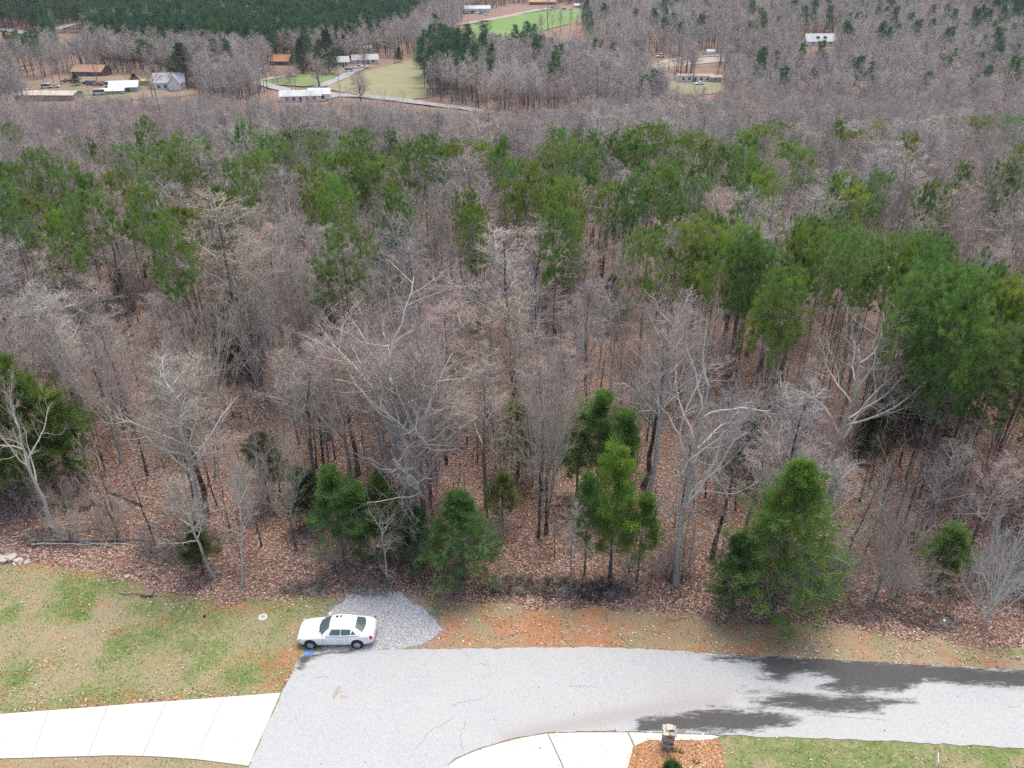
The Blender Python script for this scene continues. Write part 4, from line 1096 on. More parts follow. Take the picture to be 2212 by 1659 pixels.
MID = [('slender', 0, TW_GREY), ('slender', 1, TW_PURP), ('slender', 2, TW_PINK), ('slender', 3, TW_GREY), ('vase', 0, TW_PURP), ('vase', 1, TW_PINK), ('vase', 2, TW_GREY), ('crooked', 0, TW_PALE), ('slender', 1, (0.40, 0.385, 0.36)), ('vase', 1, (0.38, 0.365, 0.345))]
mid_coll = proto_coll('mid_wood_kinds', [merge_proto(PR[k][i], t, 'wood_kind_%02d' % j) for j, (k, i, t) in enumerate(MID)])
r = np.random.default_rng(15); n = len(rest)
idx = r.choice(10, n, p=[.15, .15, .14, .14, .11, .10, .10, .03, .04, .04])
patch = snoise(bx[rest], by[rest], 16, 7) + 0.5 * snoise(bx[rest], by[rest], 6, 9) + np.where(u[rest] > 1350, 0.22, -0.05)
idx = np.where((patch > 0.45) & (r.uniform(0, 1, n) < 0.75), r.choice([7, 8, 9, 8, 9, 0], n), idx)
idx = np.where((patch < -0.5) & (r.uniform(0, 1, n) < 0.75), r.choice([2, 5, 2, 4], n), idx)
hs = hh[rest]; w0 = np.array([PR[k][i]['W'] for k, i, _ in MID])[idx]; h0 = np.array([PR[k][i]['H'] for k, i, _ in MID])[idx]
sx = hs * r.uniform(0.30, 0.46, n) / w0
stuff_instances('bare_wood', np.stack([bx[rest], by[rest], bz[rest]], 1), np.stack([r.normal(0, .035, n), r.normal(0, .035, n), r.uniform(0, 6.28, n)], 1), np.stack([sx, sx, hs / h0], 1), idx, mid_coll,
                'grey and reddish bare woodland stretching behind the front trees', 'woodland')

FT = [(0.335, 0.32, 0.305), (0.30, 0.285, 0.285), (0.355, 0.315, 0.295), (0.41, 0.395, 0.375)]
fb = []
for j in range(4):
    g_ = far_bare(200 + j, 15); fb.append(hidden('far_bare_kind_%d' % j, g_.mesh('far_bare_kind_%d' % j, [M['bark'], M['twig']]), FT[j]))
fp = []
for j in range(3):
    g_ = far_pine(220 + j, 16); fp.append(hidden('far_pine_kind_%d' % j, g_.mesh('far_pine_kind_%d' % j, [M['bark'], M['needles']], False), [(0.045, 0.130, 0.066), (0.055, 0.145, 0.068), (0.042, 0.120, 0.070)][j]))
fb_coll, fp_coll = proto_coll('far_bare_kinds', fb), proto_coll('far_pine_kinds', fp)

# clearings and pine plantations of the valley, outlined on the photograph
YARD = [(20, 196), (60, 172), (150, 160), (300, 160), (420, 178), (420, 205), (330, 215), (20, 225)]
HOMES = [(540, 186), (560, 168), (640, 156), (700, 154), (770, 138), (800, 130), (905, 122), (925, 215), (1040, 238), (1040, 250), (880, 226), (740, 216), (610, 200)]
MEADOW = [(985, 82), (1000, 50), (1015, 30), (1110, 8), (1290, 10), (1300, 32), (1240, 52), (1140, 78), (1040, 100)]
TRAILER = [(1400, 200), (1440, 168), (1460, 178), (1590, 178), (1590, 205), (1420, 215)]
DRIVES = [[(1380, 148), (1440, 128), (1570, 116), (1610, 116), (1610, 130), (1560, 132), (1440, 142), (1390, 158)], [(1765, 165), (1780, 100), (1800, 96), (1796, 165)], [(1735, 100), (1740, 88), (1815, 88), (1815, 104)],
          [(-30, 62), (60, 66), (85, 80), (60, 88), (-30, 78)], [(118, 68), (160, 50), (172, 56), (130, 72)]]
PZ1 = [(-200, -60), (945, -60), (940, 22), (885, 80), (800, 116), (700, 130), (560, 142), (400, 142), (270, 132), (200, 112), (120, 130), (40, 150), (-200, 160)]
PZ2 = [(2080, -60), (2400, -60), (2400, 110), (2212, 85), (2120, 50)]
PZ3 = [(905, 205), (915, 150), (960, 130), (1060, 150), (1070, 195), (1000, 215)]
PZ4 = [(1050, 130), (1060, 95), (1150, 85), (1250, 75), (1230, 130), (1130, 150)]
def px_in(poly, u, v): return inside(np.array(poly, float), u, v)
KEEP = [(335, 148, 405, 193), (235, 172, 300, 203), (50, 196, 150, 216), (80, 172, 260, 196), (590, 122, 630, 140), (725, 122, 765, 145), (768, 110, 825, 150), (612, 196, 720, 212), (1005, 5, 1058, 30), (1110, 0, 1250, 25), (1460, 150, 1560, 185),
        (1520, 102, 1548, 122), (1738, 72, 1800, 98), (1410, 112, 1440, 128), (560, 172, 690, 200), (600, 150, 640, 166), (720, 130, 915, 205), (830, 208, 1000, 236), (175, 138, 220, 162), (-20, 56, 82, 82), (114, 46, 172, 72), (990, 25, 1260, 75)]
fx, fy = jitter(-560, 560, 215, 900, 5.6, 25)
fx2, fy2 = jitter(-420, 420, 215, 470, 4.6, 27); k = fy2 < 470
k1 = fy >= 470
fx, fy = np.concatenate([fx[k1], fx2[k]]), np.concatenate([fy[k1], fy2[k]])
fz = hgt(fx, fy); n = len(fx); r = np.random.default_rng(29)
u, v, dz = project(np.stack([fx, fy, fz], 1))
h = r.uniform(12, 18, n)
inpz = px_in(PZ1, u, v) | px_in(PZ2, u, v)
half = px_in(PZ3, u, v) & (r.uniform(0, 1, n) < 0.55) | px_in(PZ4, u, v) & (r.uniform(0, 1, n) < 0.35)
ispine = inpz & (r.uniform(0, 1, n) < 0.93 - 0.5 * (snoise(fx, fy, 60, 3) > 0.62)) | half | (r.uniform(0, 1, n) < np.where((u > 1400) & (v > 40), 0.045, 0.02))
ut, vt, _ = project(np.stack([fx, fy, fz + h], 1))
ok = (u > -260) & (u < 2470)
clear = px_in(YARD, u, v) | px_in(HOMES, u, v) | px_in(MEADOW, u, v) | px_in(TRAILER, u, v)
for d in DRIVES: clear |= px_in(d, u, v)
ok &= ~clear
# the slope facing the camera at the right centre is an open wood
ok &= ~(px_in([(1280, 205), (1300, 150), (1450, 120), (1760, 110), (1790, 190), (1560, 205)], u, v) & (r.uniform(0, 1, n) < 0.45))
# leave open what the photograph shows in the open
wpx = 2.2 * FPX / dz
for (a0, b0, a1, b1) in KEEP:
    ok &= ~((ut + wpx > a0) & (ut - wpx < a1) & (vt < b1 - 2) & (v > b1) & (v > b0))
# nothing from the second block in front of the first block's rear edge
blk = (fy < 300) & (u < 1600)
ok &= ~blk | (vt > np.interp(u, SKY_U, SKY_V))
ok &= ~((fy < 300) & (u < 1600) & (np.abs(fx) < 190))
ok &= ~((fy < 300) & (np.abs(fx) < 190))
for nm, sel, coll, k, lab, cat, wr in (('far_wood', ok & ~ispine, fb_coll, 4, 'far leafless woodland covering the valley and hills', 'woodland', (1.0, 1.5)), ('pine_plantation', ok & ispine, fp_coll, 3, 'dark green pine plantations on the far hillsides', 'woodland', (0.95, 1.3))):
    m_ = int(sel.sum()); s = h[sel] / 15.0
    stuff_instances(nm, np.stack([fx[sel], fy[sel], fz[sel]], 1), np.stack([r.normal(0, .03, m_), r.normal(0, .03, m_), r.uniform(0, 6.28, m_)], 1), np.stack([s * r.uniform(*wr, m_)] * 2 + [s * r.uniform(0.85, 1.2, m_)], 1), np.where(r.uniform(0, 1, m_) < 0.6, np.clip(((snoise(fx[sel], fy[sel], 34, 5) * 0.75 + 0.5) * k).astype(int), 0, k - 1), r.integers(0, k, m_)), coll, lab, cat)
    print(nm, m_)
# hills behind the frame's top edge keep their woods
hx, hy = jitter(-900, 900, 900, 1250, 10, 33); m_ = len(hx); s = r.uniform(0.8, 1.2, m_)
stuff_instances('hill_wood', np.stack([hx, hy, hgt(hx, hy)], 1), np.stack([0 * s, 0 * s, r.uniform(0, 6.28, m_)], 1), np.stack([s * 1.4, s * 1.4, s], 1), r.integers(0, 4, m_), fb_coll, 'leafless woodland on the most distant hills', 'woodland')
print('rest', len(rest), 'hill', m_)

# ------------------------------------------------------------------ saplings and thin stems
sx_, sy_ = jitter(-36, 40, 37, 76, 2.3, 35)
u, v, dz = project(np.stack([sx_, sy_, hgt(sx_, sy_)], 1)); r = np.random.default_rng(36)
k = (sy_ > edge_y(sx_) + 0.2) & (r.uniform(0, 1, len(sx_)) < 0.62 * thin(u, v) + 0.1) & (u > -30) & (u < 2242)
idx = np.nonzero(k)[0]; idx = idx[np.argsort(sy_[idx])][:285]
for i in idx:
    a, d = zone(u[i], v[i])
    hs0 = R.uniform(3.0, 8.0); sb = R.uniform() < 0.7; tn = int(R.integers(6))
    lab = unique('%s %s sapling with %s twigs %s behind %s' % ('short' if hs0 < 4.6 else 'medium' if hs0 < 6.2 else 'tall', 'dark' if sb else 'brown', ['grey', 'reddish', 'purplish', 'pale grey', 'tan', 'pinkish'][tn], {'near the edge': 'close', 'in the dim interior': 'well', 'deep': 'far'}[d], mark(u[i])), u[i])
    hs = hs0
    tree('sapling', pick('sapling'), (sx_[i], sy_[i]), lab, 'sapling', 'saplings in the wood ' + a + ' ' + d, R.uniform(0, 6.28), hs, hs * R.uniform(0.28, 0.45), DARK if sb else BROWN, tones[tn], lean=(R.normal(0, .07), R.normal(0, .07)))

# low bare shrubs along the edge of the wood
for j in range(34):
    u = R.uniform(-20, 2230); v0 = np.interp(u, [0, 430, 720, 1100, 1700, 2212], [1165, 1235, 1240, 1230, 1290, 1345]); v = v0 - abs(R.normal(0, 45))
    if abs(u - 1165) < 60 or abs(u - 1000) < 60: continue
    p = spot(u, v); hs = R.uniform(1.8, 4.0); tn = int(R.integers(6))
    lab = unique('%s bare %s shrub at the wood edge beside %s' % ('low' if hs < 2.6 else 'tall', ['grey', 'reddish', 'purplish', 'pale grey', 'tan', 'pinkish'][tn], mark(u)), u)
    tree('bare_shrub', PR['bush'][j % 2], p, lab, 'shrub', 'bare shrubs along the wood edge', R.uniform(0, 6), hs, hs * R.uniform(0.9, 1.5), BROWN, tones[tn])
# ------------------------------------------------------------------ valley: fields, lanes
M['field'] = None
def field_mat(name, c1, c2, c3_, scale=0.06):
    m, nt, b = mat_new(name)
    a = noise(nt, scale, 6, 0.6); f = noise(nt, scale * 12, 4, 0.7)
    c = ramp(nt, a, [(0.3, c1), (0.5, c2), (0.7, c3_)])
    nt.links.new(mix(nt, ramp(nt, f, [(0.35, 0.3), (0.6, 0.0)]), c, tuple(q * 0.7 for q in c2)), b.inputs['Base Color'])
    b.inputs['Roughness'].default_value = 0.95
    return m
M['field'] = field_mat('dormant_pasture', (0.27, 0.235, 0.15), (0.235, 0.225, 0.125), (0.19, 0.215, 0.09))
M['lawn2'] = field_mat('green_lawn', (0.20, 0.215, 0.11), (0.15, 0.205, 0.075), (0.12, 0.19, 0.055))
M['meadow'] = field_mat('green_meadow', (0.16, 0.235, 0.075), (0.125, 0.23, 0.055), (0.19, 0.25, 0.10))
M['yard'] = field_mat('bare_yard', (0.25, 0.185, 0.135), (0.215, 0.165, 0.115), (0.18, 0.17, 0.09))
M['lane'] = plain('pale_lane', (0.28, 0.28, 0.275), 0.9, var=0.15, scale=0.3)
M['dirtlane'] = plain('dirt_lane', (0.30, 0.265, 0.225), 0.95, var=0.2, scale=0.3)
def drape(name, px, mat, z=0.25, sp=7.0, kind='structure'):
    return sheet(name, gpoly(px), z, mat, sp, drape=True, kind=kind)
def lane(name, px, w, mat, z=0.4):
    p = gpoly(px); q = []
    for a, b_ in zip(p[:-1], p[1:]):
        k = max(1, int(np.linalg.norm(b_ - a) / 4))
        q += [a + (b_ - a) * j / k for j in range(k)]
    q = np.array(q + [p[-1]]); T = np.gradient(q, axis=0); T /= np.linalg.norm(T, axis=1, keepdims=True)
    Nn = np.stack([-T[:, 1], T[:, 0]], 1) * w / 2
    rows = [q + Nn, q, q - Nn]; n = len(q)
    V = np.concatenate([np.column_stack([r_, hgt(r_[:, 0], r_[:, 1]) + z]) for r_ in rows])
    i = np.arange(n - 1); g = Geo()
    for s in (0, 1): g.add(V, np.stack([i + s * n, i + s * n + n, i + s * n + n + 1, i + s * n + 1], 1))
    o = link(name, g.mesh(name, mat, False)); o['kind'] = 'structure'; return o
drape('pasture', [(700, 192), (745, 165), (800, 153), (850, 140), (905, 124), (925, 130), (922, 212), (870, 217), (800, 209), (740, 200)], M['field'])
drape('house_lawn', [(520, 178), (590, 165), (640, 160), (700, 158), (735, 160), (700, 184), (655, 188), (600, 184)], M['lawn2'], 0.3)
drape('meadow', [(998, 84), (1008, 56), (1060, 44), (1110, 34), (1160, 26), (1215, 20), (1285, 22), (1290, 34), (1230, 52), (1130, 78), (1050, 98)], M['meadow'])
drape('yard', [(20, 198), (40, 182), (100, 172), (160, 166), (300, 166), (340, 182), (420, 190), (420, 206), (330, 216), (20, 226)], M['yard'])
drape('yard_grass', [(150, 194), (215, 190), (262, 198), (250, 209), (160, 206)], M['lawn2'], 0.32)
drape('clearing', [(1378, 152), (1440, 128), (1570, 116), (1612, 116), (1612, 130), (1560, 134), (1440, 146)], M['dirtlane'])
drape('clearing', [(1410, 205), (1440, 176), (1570, 180), (1592, 196), (1500, 208)], M['field'])
lane('country_road', [(548, 176), (600, 192), (650, 203), (720, 207), (780, 209), (830, 214), (880, 220), (930, 226), (1000, 235), (1060, 246)], 6.5, M['lane'], 0.45)
lane('gravel_lane', [(540, 178), (575, 173), (605, 168), (640, 163)], 4.0, M['dirtlane'], 0.5)
lane('gravel_lane', [(645, 203), (700, 186), (735, 172), (762, 156), (790, 143)], 5.5, M['lane'], 0.5)
lane('gravel_lane', [(980, 56), (1010, 52), (1060, 43), (1110, 33), (1150, 25), (1200, 17)], 7.0, M['dirtlane'], 0.5)
lane('country_road', [(-40, 62), (0, 64), (40, 70), (78, 78)], 8.0, M['lane'], 0.6)
lane('country_road', [(118, 66), (150, 56), (168, 52)], 8.0, M['lane'], 0.6)
lane('gravel_lane', [(1386, 152), (1420, 140), (1450, 132), (1500, 124), (1560, 122)], 4.5, M['dirtlane'], 0.5)
lane('gravel_lane', [(1778, 168), (1784, 140), (1792, 108)], 5.0, M['dirtlane'], 0.5)
drape('paved_yard', [(630, 208), (660, 199), (720, 202), (735, 210), (700, 220), (650, 219)], M['lane'], 0.5)

# ------------------------------------------------------------------ houses
def paint(name, c, **k):
    if name not in M: M[name] = plain(name, c, **k)
    return M[name]
WHITE = paint('white_siding', (0.78, 0.78, 0.76)); GREYW = paint('grey_siding', (0.42, 0.43, 0.43)); TANW = paint('tan_siding', (0.42, 0.33, 0.24)); BRICKW = paint('dark_brown_wall', (0.16, 0.11, 0.085)); YELL = paint('yellow_siding', (0.62, 0.50, 0.14))
RGREY = paint('grey_shingles', (0.36, 0.37, 0.39), scale=1.5); RWHITE = paint('white_metal_roof', (0.55, 0.56, 0.57), rough=0.5); RBROWN = paint('brown_shingles', (0.34, 0.20, 0.14), scale=1.5); RORANGE = paint('rust_orange_roof', (0.46, 0.22, 0.12), scale=1.5); RTAN = paint('tan_roof', (0.46, 0.39, 0.33), scale=0.5); RRUST = paint('rusty_metal_roof', (0.42, 0.29, 0.25), scale=0.4, var=0.3); RRED = paint('orange_red_roof', (0.70, 0.17, 0.09)); RPALE = paint('pale_metal_roof', (0.44, 0.46, 0.47), scale=0.6)
m, nt, b = mat_new('window_glass'); b.inputs['Base Color'].default_value = (0.04, 0.05, 0.06, 1); b.inputs['Roughness'].default_value = 0.12; b.inputs['Specular IOR Level'].default_value = 0.5
M['glass'] = m
DOORM = paint('dark_door', (0.10, 0.08, 0.07))

def house(label, u, v, L, W, Hw, Hr, yaw, wall, roof, cat='house', name='house', wins=3, dormer=0, chimney=False, cross=False, over=0.5):
    """gabled house: L along its ridge, W across; a front row of windows and a door on the side facing -y"""
    p = spot(u, v)
    t = empty(name, (p[0], p[1], hz(p[0], p[1]) - 0.4), label, cat, rz=yaw)
    g = Geo()
    def gable(g, cx, cy, l, w, h, hr):
        V = [[cx - l / 2, cy - w / 2, 0], [cx + l / 2, cy - w / 2, 0], [cx + l / 2, cy + w / 2, 0], [cx - l / 2, cy + w / 2, 0],
             [cx - l / 2, cy - w / 2, h], [cx + l / 2, cy - w / 2, h], [cx + l / 2, cy + w / 2, h], [cx - l / 2, cy + w / 2, h], [cx - l / 2, cy, h + hr], [cx + l / 2, cy, h + hr]]
        g.add(V, [[0, 1, 5, 4], [2, 3, 7, 6], [3, 0, 4, 7], [1, 2, 6, 5]], [[4, 8, 7], [5, 6, 9]])
    gable(g, 0, 0, L, W, Hw, Hr)
    link('wall', g.mesh('wall', wall, False), t)
    def roofmesh(cx, cy, l, w, h, hr, along_y=False):
        g = Geo(); o = over; th = 0.16; sl = hr / (w / 2)
        e = h - o * sl
        top = [[-l / 2 - o, -w / 2 - o, e], [l / 2 + o, -w / 2 - o, e], [l / 2 + o, 0, h + hr], [-l / 2 - o, 0, h + hr], [l / 2 + o, w / 2 + o, e], [-l / 2 - o, w / 2 + o, e]]
        V = np.array([[a, b_, c + th] for a, b_, c in top] + [[a, b_, c + 0.03] for a, b_, c in top])
        if along_y: V = V[:, [1, 0, 2]] * np.array([1, 1, 1])
        V = V + [cx, cy, 0]
        g.add(V, [[0, 1, 2, 3], [3, 2, 4, 5], [6, 9, 8, 7], [9, 11, 10, 8], [0, 6, 7, 1], [4, 10, 11, 5]], None)
        g.add(V[[0, 3, 5, 6, 9, 11, 1, 2, 4, 7, 8, 10]], [[0, 1, 4, 3], [1, 2, 5, 4], [6, 9, 10, 7], [7, 10, 11, 8]])
        return g
    rf = link('roof', roofmesh(0, 0, L, W, Hw, Hr).mesh('roof', roof, False), t)
    if cross:
        g = Geo(); w2 = L * 0.36; l2 = W * 0.5
        gg = Geo(); gable(gg, 0, 0, l2, w2, Hw, Hr * 0.95)
        V = np.concatenate(gg.V)[:, [1, 0, 2]] + [L * 0.22, -W / 2 - l2 / 2 + 0.02, 0]
        g.add(V, np.concatenate([q for q, _ in gg.Q])[:, ::-1], np.concatenate([q for q, _ in gg.T])[:, ::-1])
        link('wall', g.mesh('gable_wing', wall, False), t)
        rg = roofmesh(L * 0.22, -W / 2 - l2 / 2 + 0.6, l2 + 1.2, w2, Hw, Hr * 0.95, True)
        link('roof', rg.mesh('roof', roof, False), t)
    if chimney:
        g = Geo(); g.box((L * 0.2, W * 0.12, Hw + Hr * 0.9), (0.8, 0.8, 2.0)); link('chimney', g.mesh('chimney', BRICKW, False), rf)
    if wins:
        xs = np.linspace(-L / 2, L / 2, wins + 3)[1:-1]
        for j, xx in enumerate(xs):
            if j == len(xs) // 2:
                g = Geo(); g.box((xx, -W / 2 - 0.03, 1.25), (1.0, 0.08, 2.1)); link('door', g.mesh('door', DOORM, False), t)
            else:
                g = Geo(); g.box((xx, -W / 2 - 0.02, 1.7), (1.35, 0.08, 1.45)); wd_ = link('window', g.mesh('window', WHITE, False), t)
                g = Geo(); g.box((xx, -W / 2 - 0.05, 1.7), (1.1, 0.06, 1.2)); link('pane', g.mesh('pane', M['glass'], False), wd_)
        for sx in (-1, 1):
            g = Geo(); g.box((sx * (L / 2 + 0.03), -W * 0.1, 1.7), (0.08, 1.2, 1.3)); link('window', g.mesh('window', M['glass'], False), t)
    for j in range(dormer):
        xx = (j - (dormer - 1) / 2) * L * 0.24
        g = Geo(); g.box((xx, -W * 0.27, Hw + Hr * 0.52), (1.6, 1.4, 1.2)); link('dormer', g.mesh('dormer', M['glass'], False), rf)
    return t
house('white farmhouse with grey roof and two gables beside a big dark evergreen', 368, 190, 13, 8, 3.4, 3.2, 0.25, WHITE, RGREY, cross=True)
house('brown roofed house under bare trees at the back of the yard', 200, 162, 15, 9, 2.6, 2.4, -0.12, BRICKW, RBROWN, chimney=True)
house('long low shed with pale tan metal roof at the far left', 108, 214, 24, 8, 2.6, 1.0, -0.03, TANW, RTAN, cat='shed', name='shed', wins=0)
house('white roofed barn in the junk yard', 272, 197, 11, 7, 2.6, 2.0, 0.22, GREYW, RWHITE, cat='barn', name='barn', wins=1)
house('small white roofed lean-to against the left end of the barn', 248, 203, 8, 4.5, 2.0, 0.7, 0.2, GREYW, RWHITE, cat='shed', name='shed', wins=0)
house('small yellow shed between the barn and the farmhouse', 325, 184, 6.5, 3.5, 2.5, 0.6, 0.1, YELL, YELL, cat='shed', name='shed', wins=1)
house('grey house half hidden behind bare trees left of the road', 492, 196, 10, 7, 2.8, 2.4, -0.35, GREYW, RGREY)
house('long white building with pale pinkish roof beside the country road', 652, 217, 16, 8, 2.8, 1.5, 0.16, WHITE, RPALE, cat='building', name='long_building', wins=4)
house('small white roofed building at the right end of the long white building', 692, 214, 8, 7, 3.0, 1.6, 0.16, WHITE, RWHITE, cat='building', name='small_building', wins=1)
house('cabin with rust orange roof at the edge of the far wood', 609, 139, 10, 8, 2.6, 2.6, -0.1, BRICKW, RORANGE, chimney=True)
house('white house with grey roof right of the tall dark evergreens', 737, 142, 8, 8, 2.8, 2.2, 0.3, WHITE, RGREY)
house('grey roofed ranch house at the top of the pasture', 789, 136, 14, 8, 2.6, 2.2, 0.22, WHITE, RGREY, chimney=True)
house('little white shed behind the grey roofed ranch house', 793, 112, 6, 5, 3.0, 1.2, 0.0, WHITE, RPALE, cat='shed', name='shed', wins=1)
house('metal workshop with pale roof at the top of the meadow', 1031, 27, 21, 11, 3.6, 2.0, 0.05, WHITE, RPALE, cat='workshop', name='workshop', wins=3)
house('brown house with orange roof on the crest behind the meadow', 1172, 10, 24, 11, 3.0, 3.0, -0.05, BRICKW, RORANGE, wins=3)
house('low building with pale roof behind the right end of the meadow', 1258, 16, 14, 6, 2.2, 1.2, 0.0, GREYW, RPALE, cat='shed', name='shed', wins=0)
house('white single wide trailer home with rusty roof on the wooded slope', 1500, 175, 17, 4.4, 2.9, 0.7, -0.05, WHITE, RRUST, cat='trailer home', name='trailer_home', wins=4, over=0.15)
house('dark porch shed against the right end of the trailer home', 1545, 176, 5, 5, 2.6, 0.6, -0.05, GREYW, RRUST, cat='shed', name='shed', wins=0)
house('tiny white storage shed on the bare dirt clearing', 1533, 119, 3.6, 3, 2.6, 0.8, 0.1, WHITE, RWHITE, cat='shed', name='storage_shed', wins=0)
house('white house with pale roof and two dormers high on the right slope', 1768, 97, 18, 9, 3.0, 3.6, 0.05, WHITE, RPALE, dormer=2)
house('low building with orange red roof among bare trees below the trailer home', 1535, 222, 9, 5, 2.0, 1.2, 0.1, TANW, RRED, cat='shed', name='shed', wins=0)
house('grey gabled house hidden in the trees near the right picture edge', 2110, 262, 11, 9, 4.5, 3.6, 0.7, GREYW, RGREY)
house('white building on the far crest behind the right hand woods', 1722, 6, 14, 9, 3.5, 2.4, 0.0, WHITE, RWHITE, cat='building', name='far_building', wins=1)
house('pale roofed house on the far crest near the right corner', 1965, 6, 18, 9, 3.0, 2.6, 0.1, GREYW, RPALE)

# ------------------------------------------------------------------ parked vehicles in the valley
m, nt, b = mat_new('far_car_paint')
oi = N(nt, 'ShaderNodeObjectInfo'); nt.links.new(oi.outputs['Color'], b.inputs['Base Color']); b.inputs['Roughness'].default_value = 0.3; b.inputs['Specular IOR Level'].default_value = 0.5
M['carpaint'] = m
M['tyre'] = plain('black_rubber', (0.02, 0.02, 0.02), 0.9)
def loft_car(stations):
    g = Geo(); rings = []
    for s, w, b0, sh, t in stations:
        rings.append([[s, y, z] for y, z in [(-w * .6, t), (-w * .92, sh), (-w, (b0 + sh) / 2), (-w * .96, b0), (w * .96, b0), (w, (b0 + sh) / 2), (w * .92, sh), (w * .6, t)]])
    V = np.array(rings); n = len(rings); V = V.reshape(-1, 3)
    i = np.arange(n - 1)[:, None] * 8; j = np.arange(8)[None]; k = (j + 1) % 8
    g.add(V, np.stack([i + j, i + k, i + 8 + k, i + 8 + j], -1).reshape(-1, 4))
    for o, flip in ((0, 1), ((n - 1) * 8, 0)):
        q = np.array([[0, 1, 6, 7], [1, 2, 5, 6], [2, 3, 4, 5]]) + o
        g.add(V, q[:, ::-1] if flip else q)
    return g
SEDAN = [(-2.3, .7, .3, .6, .65), (-2.1, .85, .2, .75, .8), (-.9, .9, .2, .88, .96), (1.4, .9, .2, .92, 1.0), (2.1, .85, .25, .9, .98), (2.3, .75, .35, .75, .85)]
CABS = {'sedan': [(-.95, .80, .9, .92, .95), (-.3, .70, .9, 1.3, 1.40), (.9, .70, .9, 1.3, 1.42), (1.6, .76, .9, .95, 1.0)], 'van': [(-1.9, .84, .9, .95, 1.0), (-1.3, .84, .9, 1.75, 1.95), (2.1, .84, .9, 1.75, 1.97), (2.28, .8, .9, 1.3, 1.4)],
        'truck': [(-1.0, .80, .9, .92, .95), (-.4, .74, .9, 1.55, 1.68), (.5, .74, .9, 1.55, 1.7), (.75, .76, .9, 1.0, 1.05)], 'suv': [(-1.1, .82, .9, .94, .97), (-.5, .78, .9, 1.5, 1.64), (1.9, .78, .9, 1.5, 1.66), (2.2, .8, .9, 1.0, 1.1)]}
body_me = loft_car(SEDAN).mesh('body', M['carpaint'])
cab_me = {k: loft_car(v).mesh('cabin', M['glass']) for k, v in CABS.items()}
roof_me = {}
for k, v in CABS.items():
    g = Geo(); a, b_ = v[1], v[2]
    g.box(((a[0] + b_[0]) / 2, 0, a[4] + 0.02), (b_[0] - a[0] + 0.2, a[1] * 1.35, 0.08)); roof_me[k] = g.mesh('roof', M['carpaint'], False)
g = Geo(); a = np.arange(12) * 2 * PI / 12
for y in (-.1, .1): pass
V = np.array([[math.cos(q) * .33, y, math.sin(q) * .33] for y in (-.1, .1) for q in a])
g.add(V, [[i, (i + 1) % 12, 12 + (i + 1) % 12, 12 + i] for i in range(12)], [[0, i + 1, i] for i in range(1, 11)] + [[12, 12 + i, 12 + i + 1] for i in range(1, 11)])
wheel_me = g.mesh('wheel', M['tyre'])
def vehicle(label, u, v, kind, col, yaw, cat=None, sc=1.0, group=None):
    p = spot(u, v)
    t = empty('parked_' + ('car' if kind == 'sedan' else kind), (p[0], p[1], hz(p[0], p[1]) + 0.3), label, cat or ('car' if kind == 'sedan' else kind), group, yaw)
    t.scale = (sc,) * 3
    link('body', body_me, t, col); link('cabin', cab_me[kind], t, col); link('roof', roof_me[kind], t, col)
    for x in (-1.4, 1.4):
        for y in (-.82, .82):
            w = link('wheel', wheel_me, t); w.location = (x, y, .33)
    return t
CW, CS, CD, CR, CB = (0.8, 0.8, 0.8), (0.5, 0.52, 0.54), (0.04, 0.04, 0.05), (0.35, 0.05, 0.04), (0.05, 0.08, 0.2)
vehicle('white van parked in the yard left of the junk cars', 100, 192, 'van', CW, 0.1)
vehicle('pale sedan parked beside the white van', 119, 191, 'sedan', CS, 0.15)
vehicle('white car left of the long tan roofed shed', 59, 201, 'sedan', CW, -0.5)
vehicle('grey car behind the left end of the tan roofed shed', 71, 201, 'sedan', CS, -0.4)
vehicle('dark car parked alone at the back of the yard', 145, 178, 'sedan', CD, 0.9)
for i, (u, v, c, k) in enumerate([(189, 183, CD, 'sedan'), (197, 185, CB, 'suv'), (205, 184, CD, 'truck'), (213, 186, CR, 'sedan'), (222, 185, CD, 'sedan')]):
    vehicle(['leftmost black car in the row of dark junk cars', 'dark blue car in the row of dark junk cars', 'black pickup in the row of dark junk cars', 'dark red car in the row of dark junk cars', 'rightmost black car in the row of dark junk cars'][i], u, v, k, c, 0.2 * i - 0.3, 'car', group='junk cars in the yard')
vehicle('boxy white camper trailer right of the junk cars', 242, 190, 'van', CW, 0.05, 'camper', 1.25)
vehicle('white camper trailer left of the white roofed barn', 214, 206, 'van', CW, 0.2, 'camper', 1.1)
vehicle('silver pickup on the gravel lane left of the green lawn', 628, 166, 'truck', CS, 0.1, 'pickup')
vehicle('white van at the lower end of the drive by the pasture', 753, 156, 'van', CW, 0.5)
vehicle('silver car in the middle of the drive by the pasture', 763, 151, 'sedan', CS, 0.4)
vehicle('white pickup at the upper end of the drive by the pasture', 776, 148, 'truck', CW, 0.4, 'pickup')
vehicle('white suv on the dirt clearing on the right slope', 1426, 124, 'suv', CW, 0.1, 'suv')
vehicle('pale car on the lane at the left of the dirt clearing', 1388, 125, 'sedan', CS, -0.5)
vehicle('dark car beside the dirt clearing on the right slope', 1462, 122, 'sedan', CD, 0.3)
vehicle('white car parked below the trailer home', 1510, 184, 'sedan', CW, 0.1)
for i, (u, v, c, k) in enumerate([(1000, 28, CW, 'van'), (1010, 30, CS, 'truck'), (1021, 29, CD, 'suv'), (1030, 30, CW, 'truck'), (1040, 31, CD, 'sedan'), (1050, 33, CS, 'sedan')]):
    vehicle(['white van left of the metal workshop', 'silver pickup in front of the metal workshop, second from left', 'black suv in front of the metal workshop door', 'white pickup right of the black suv at the workshop', 'black car at the right of the workshop yard', 'grey car farthest right in the workshop yard'][i], u, v, k, c, 0.3 * i - .8, 'vehicle', group='vehicles at the workshop')
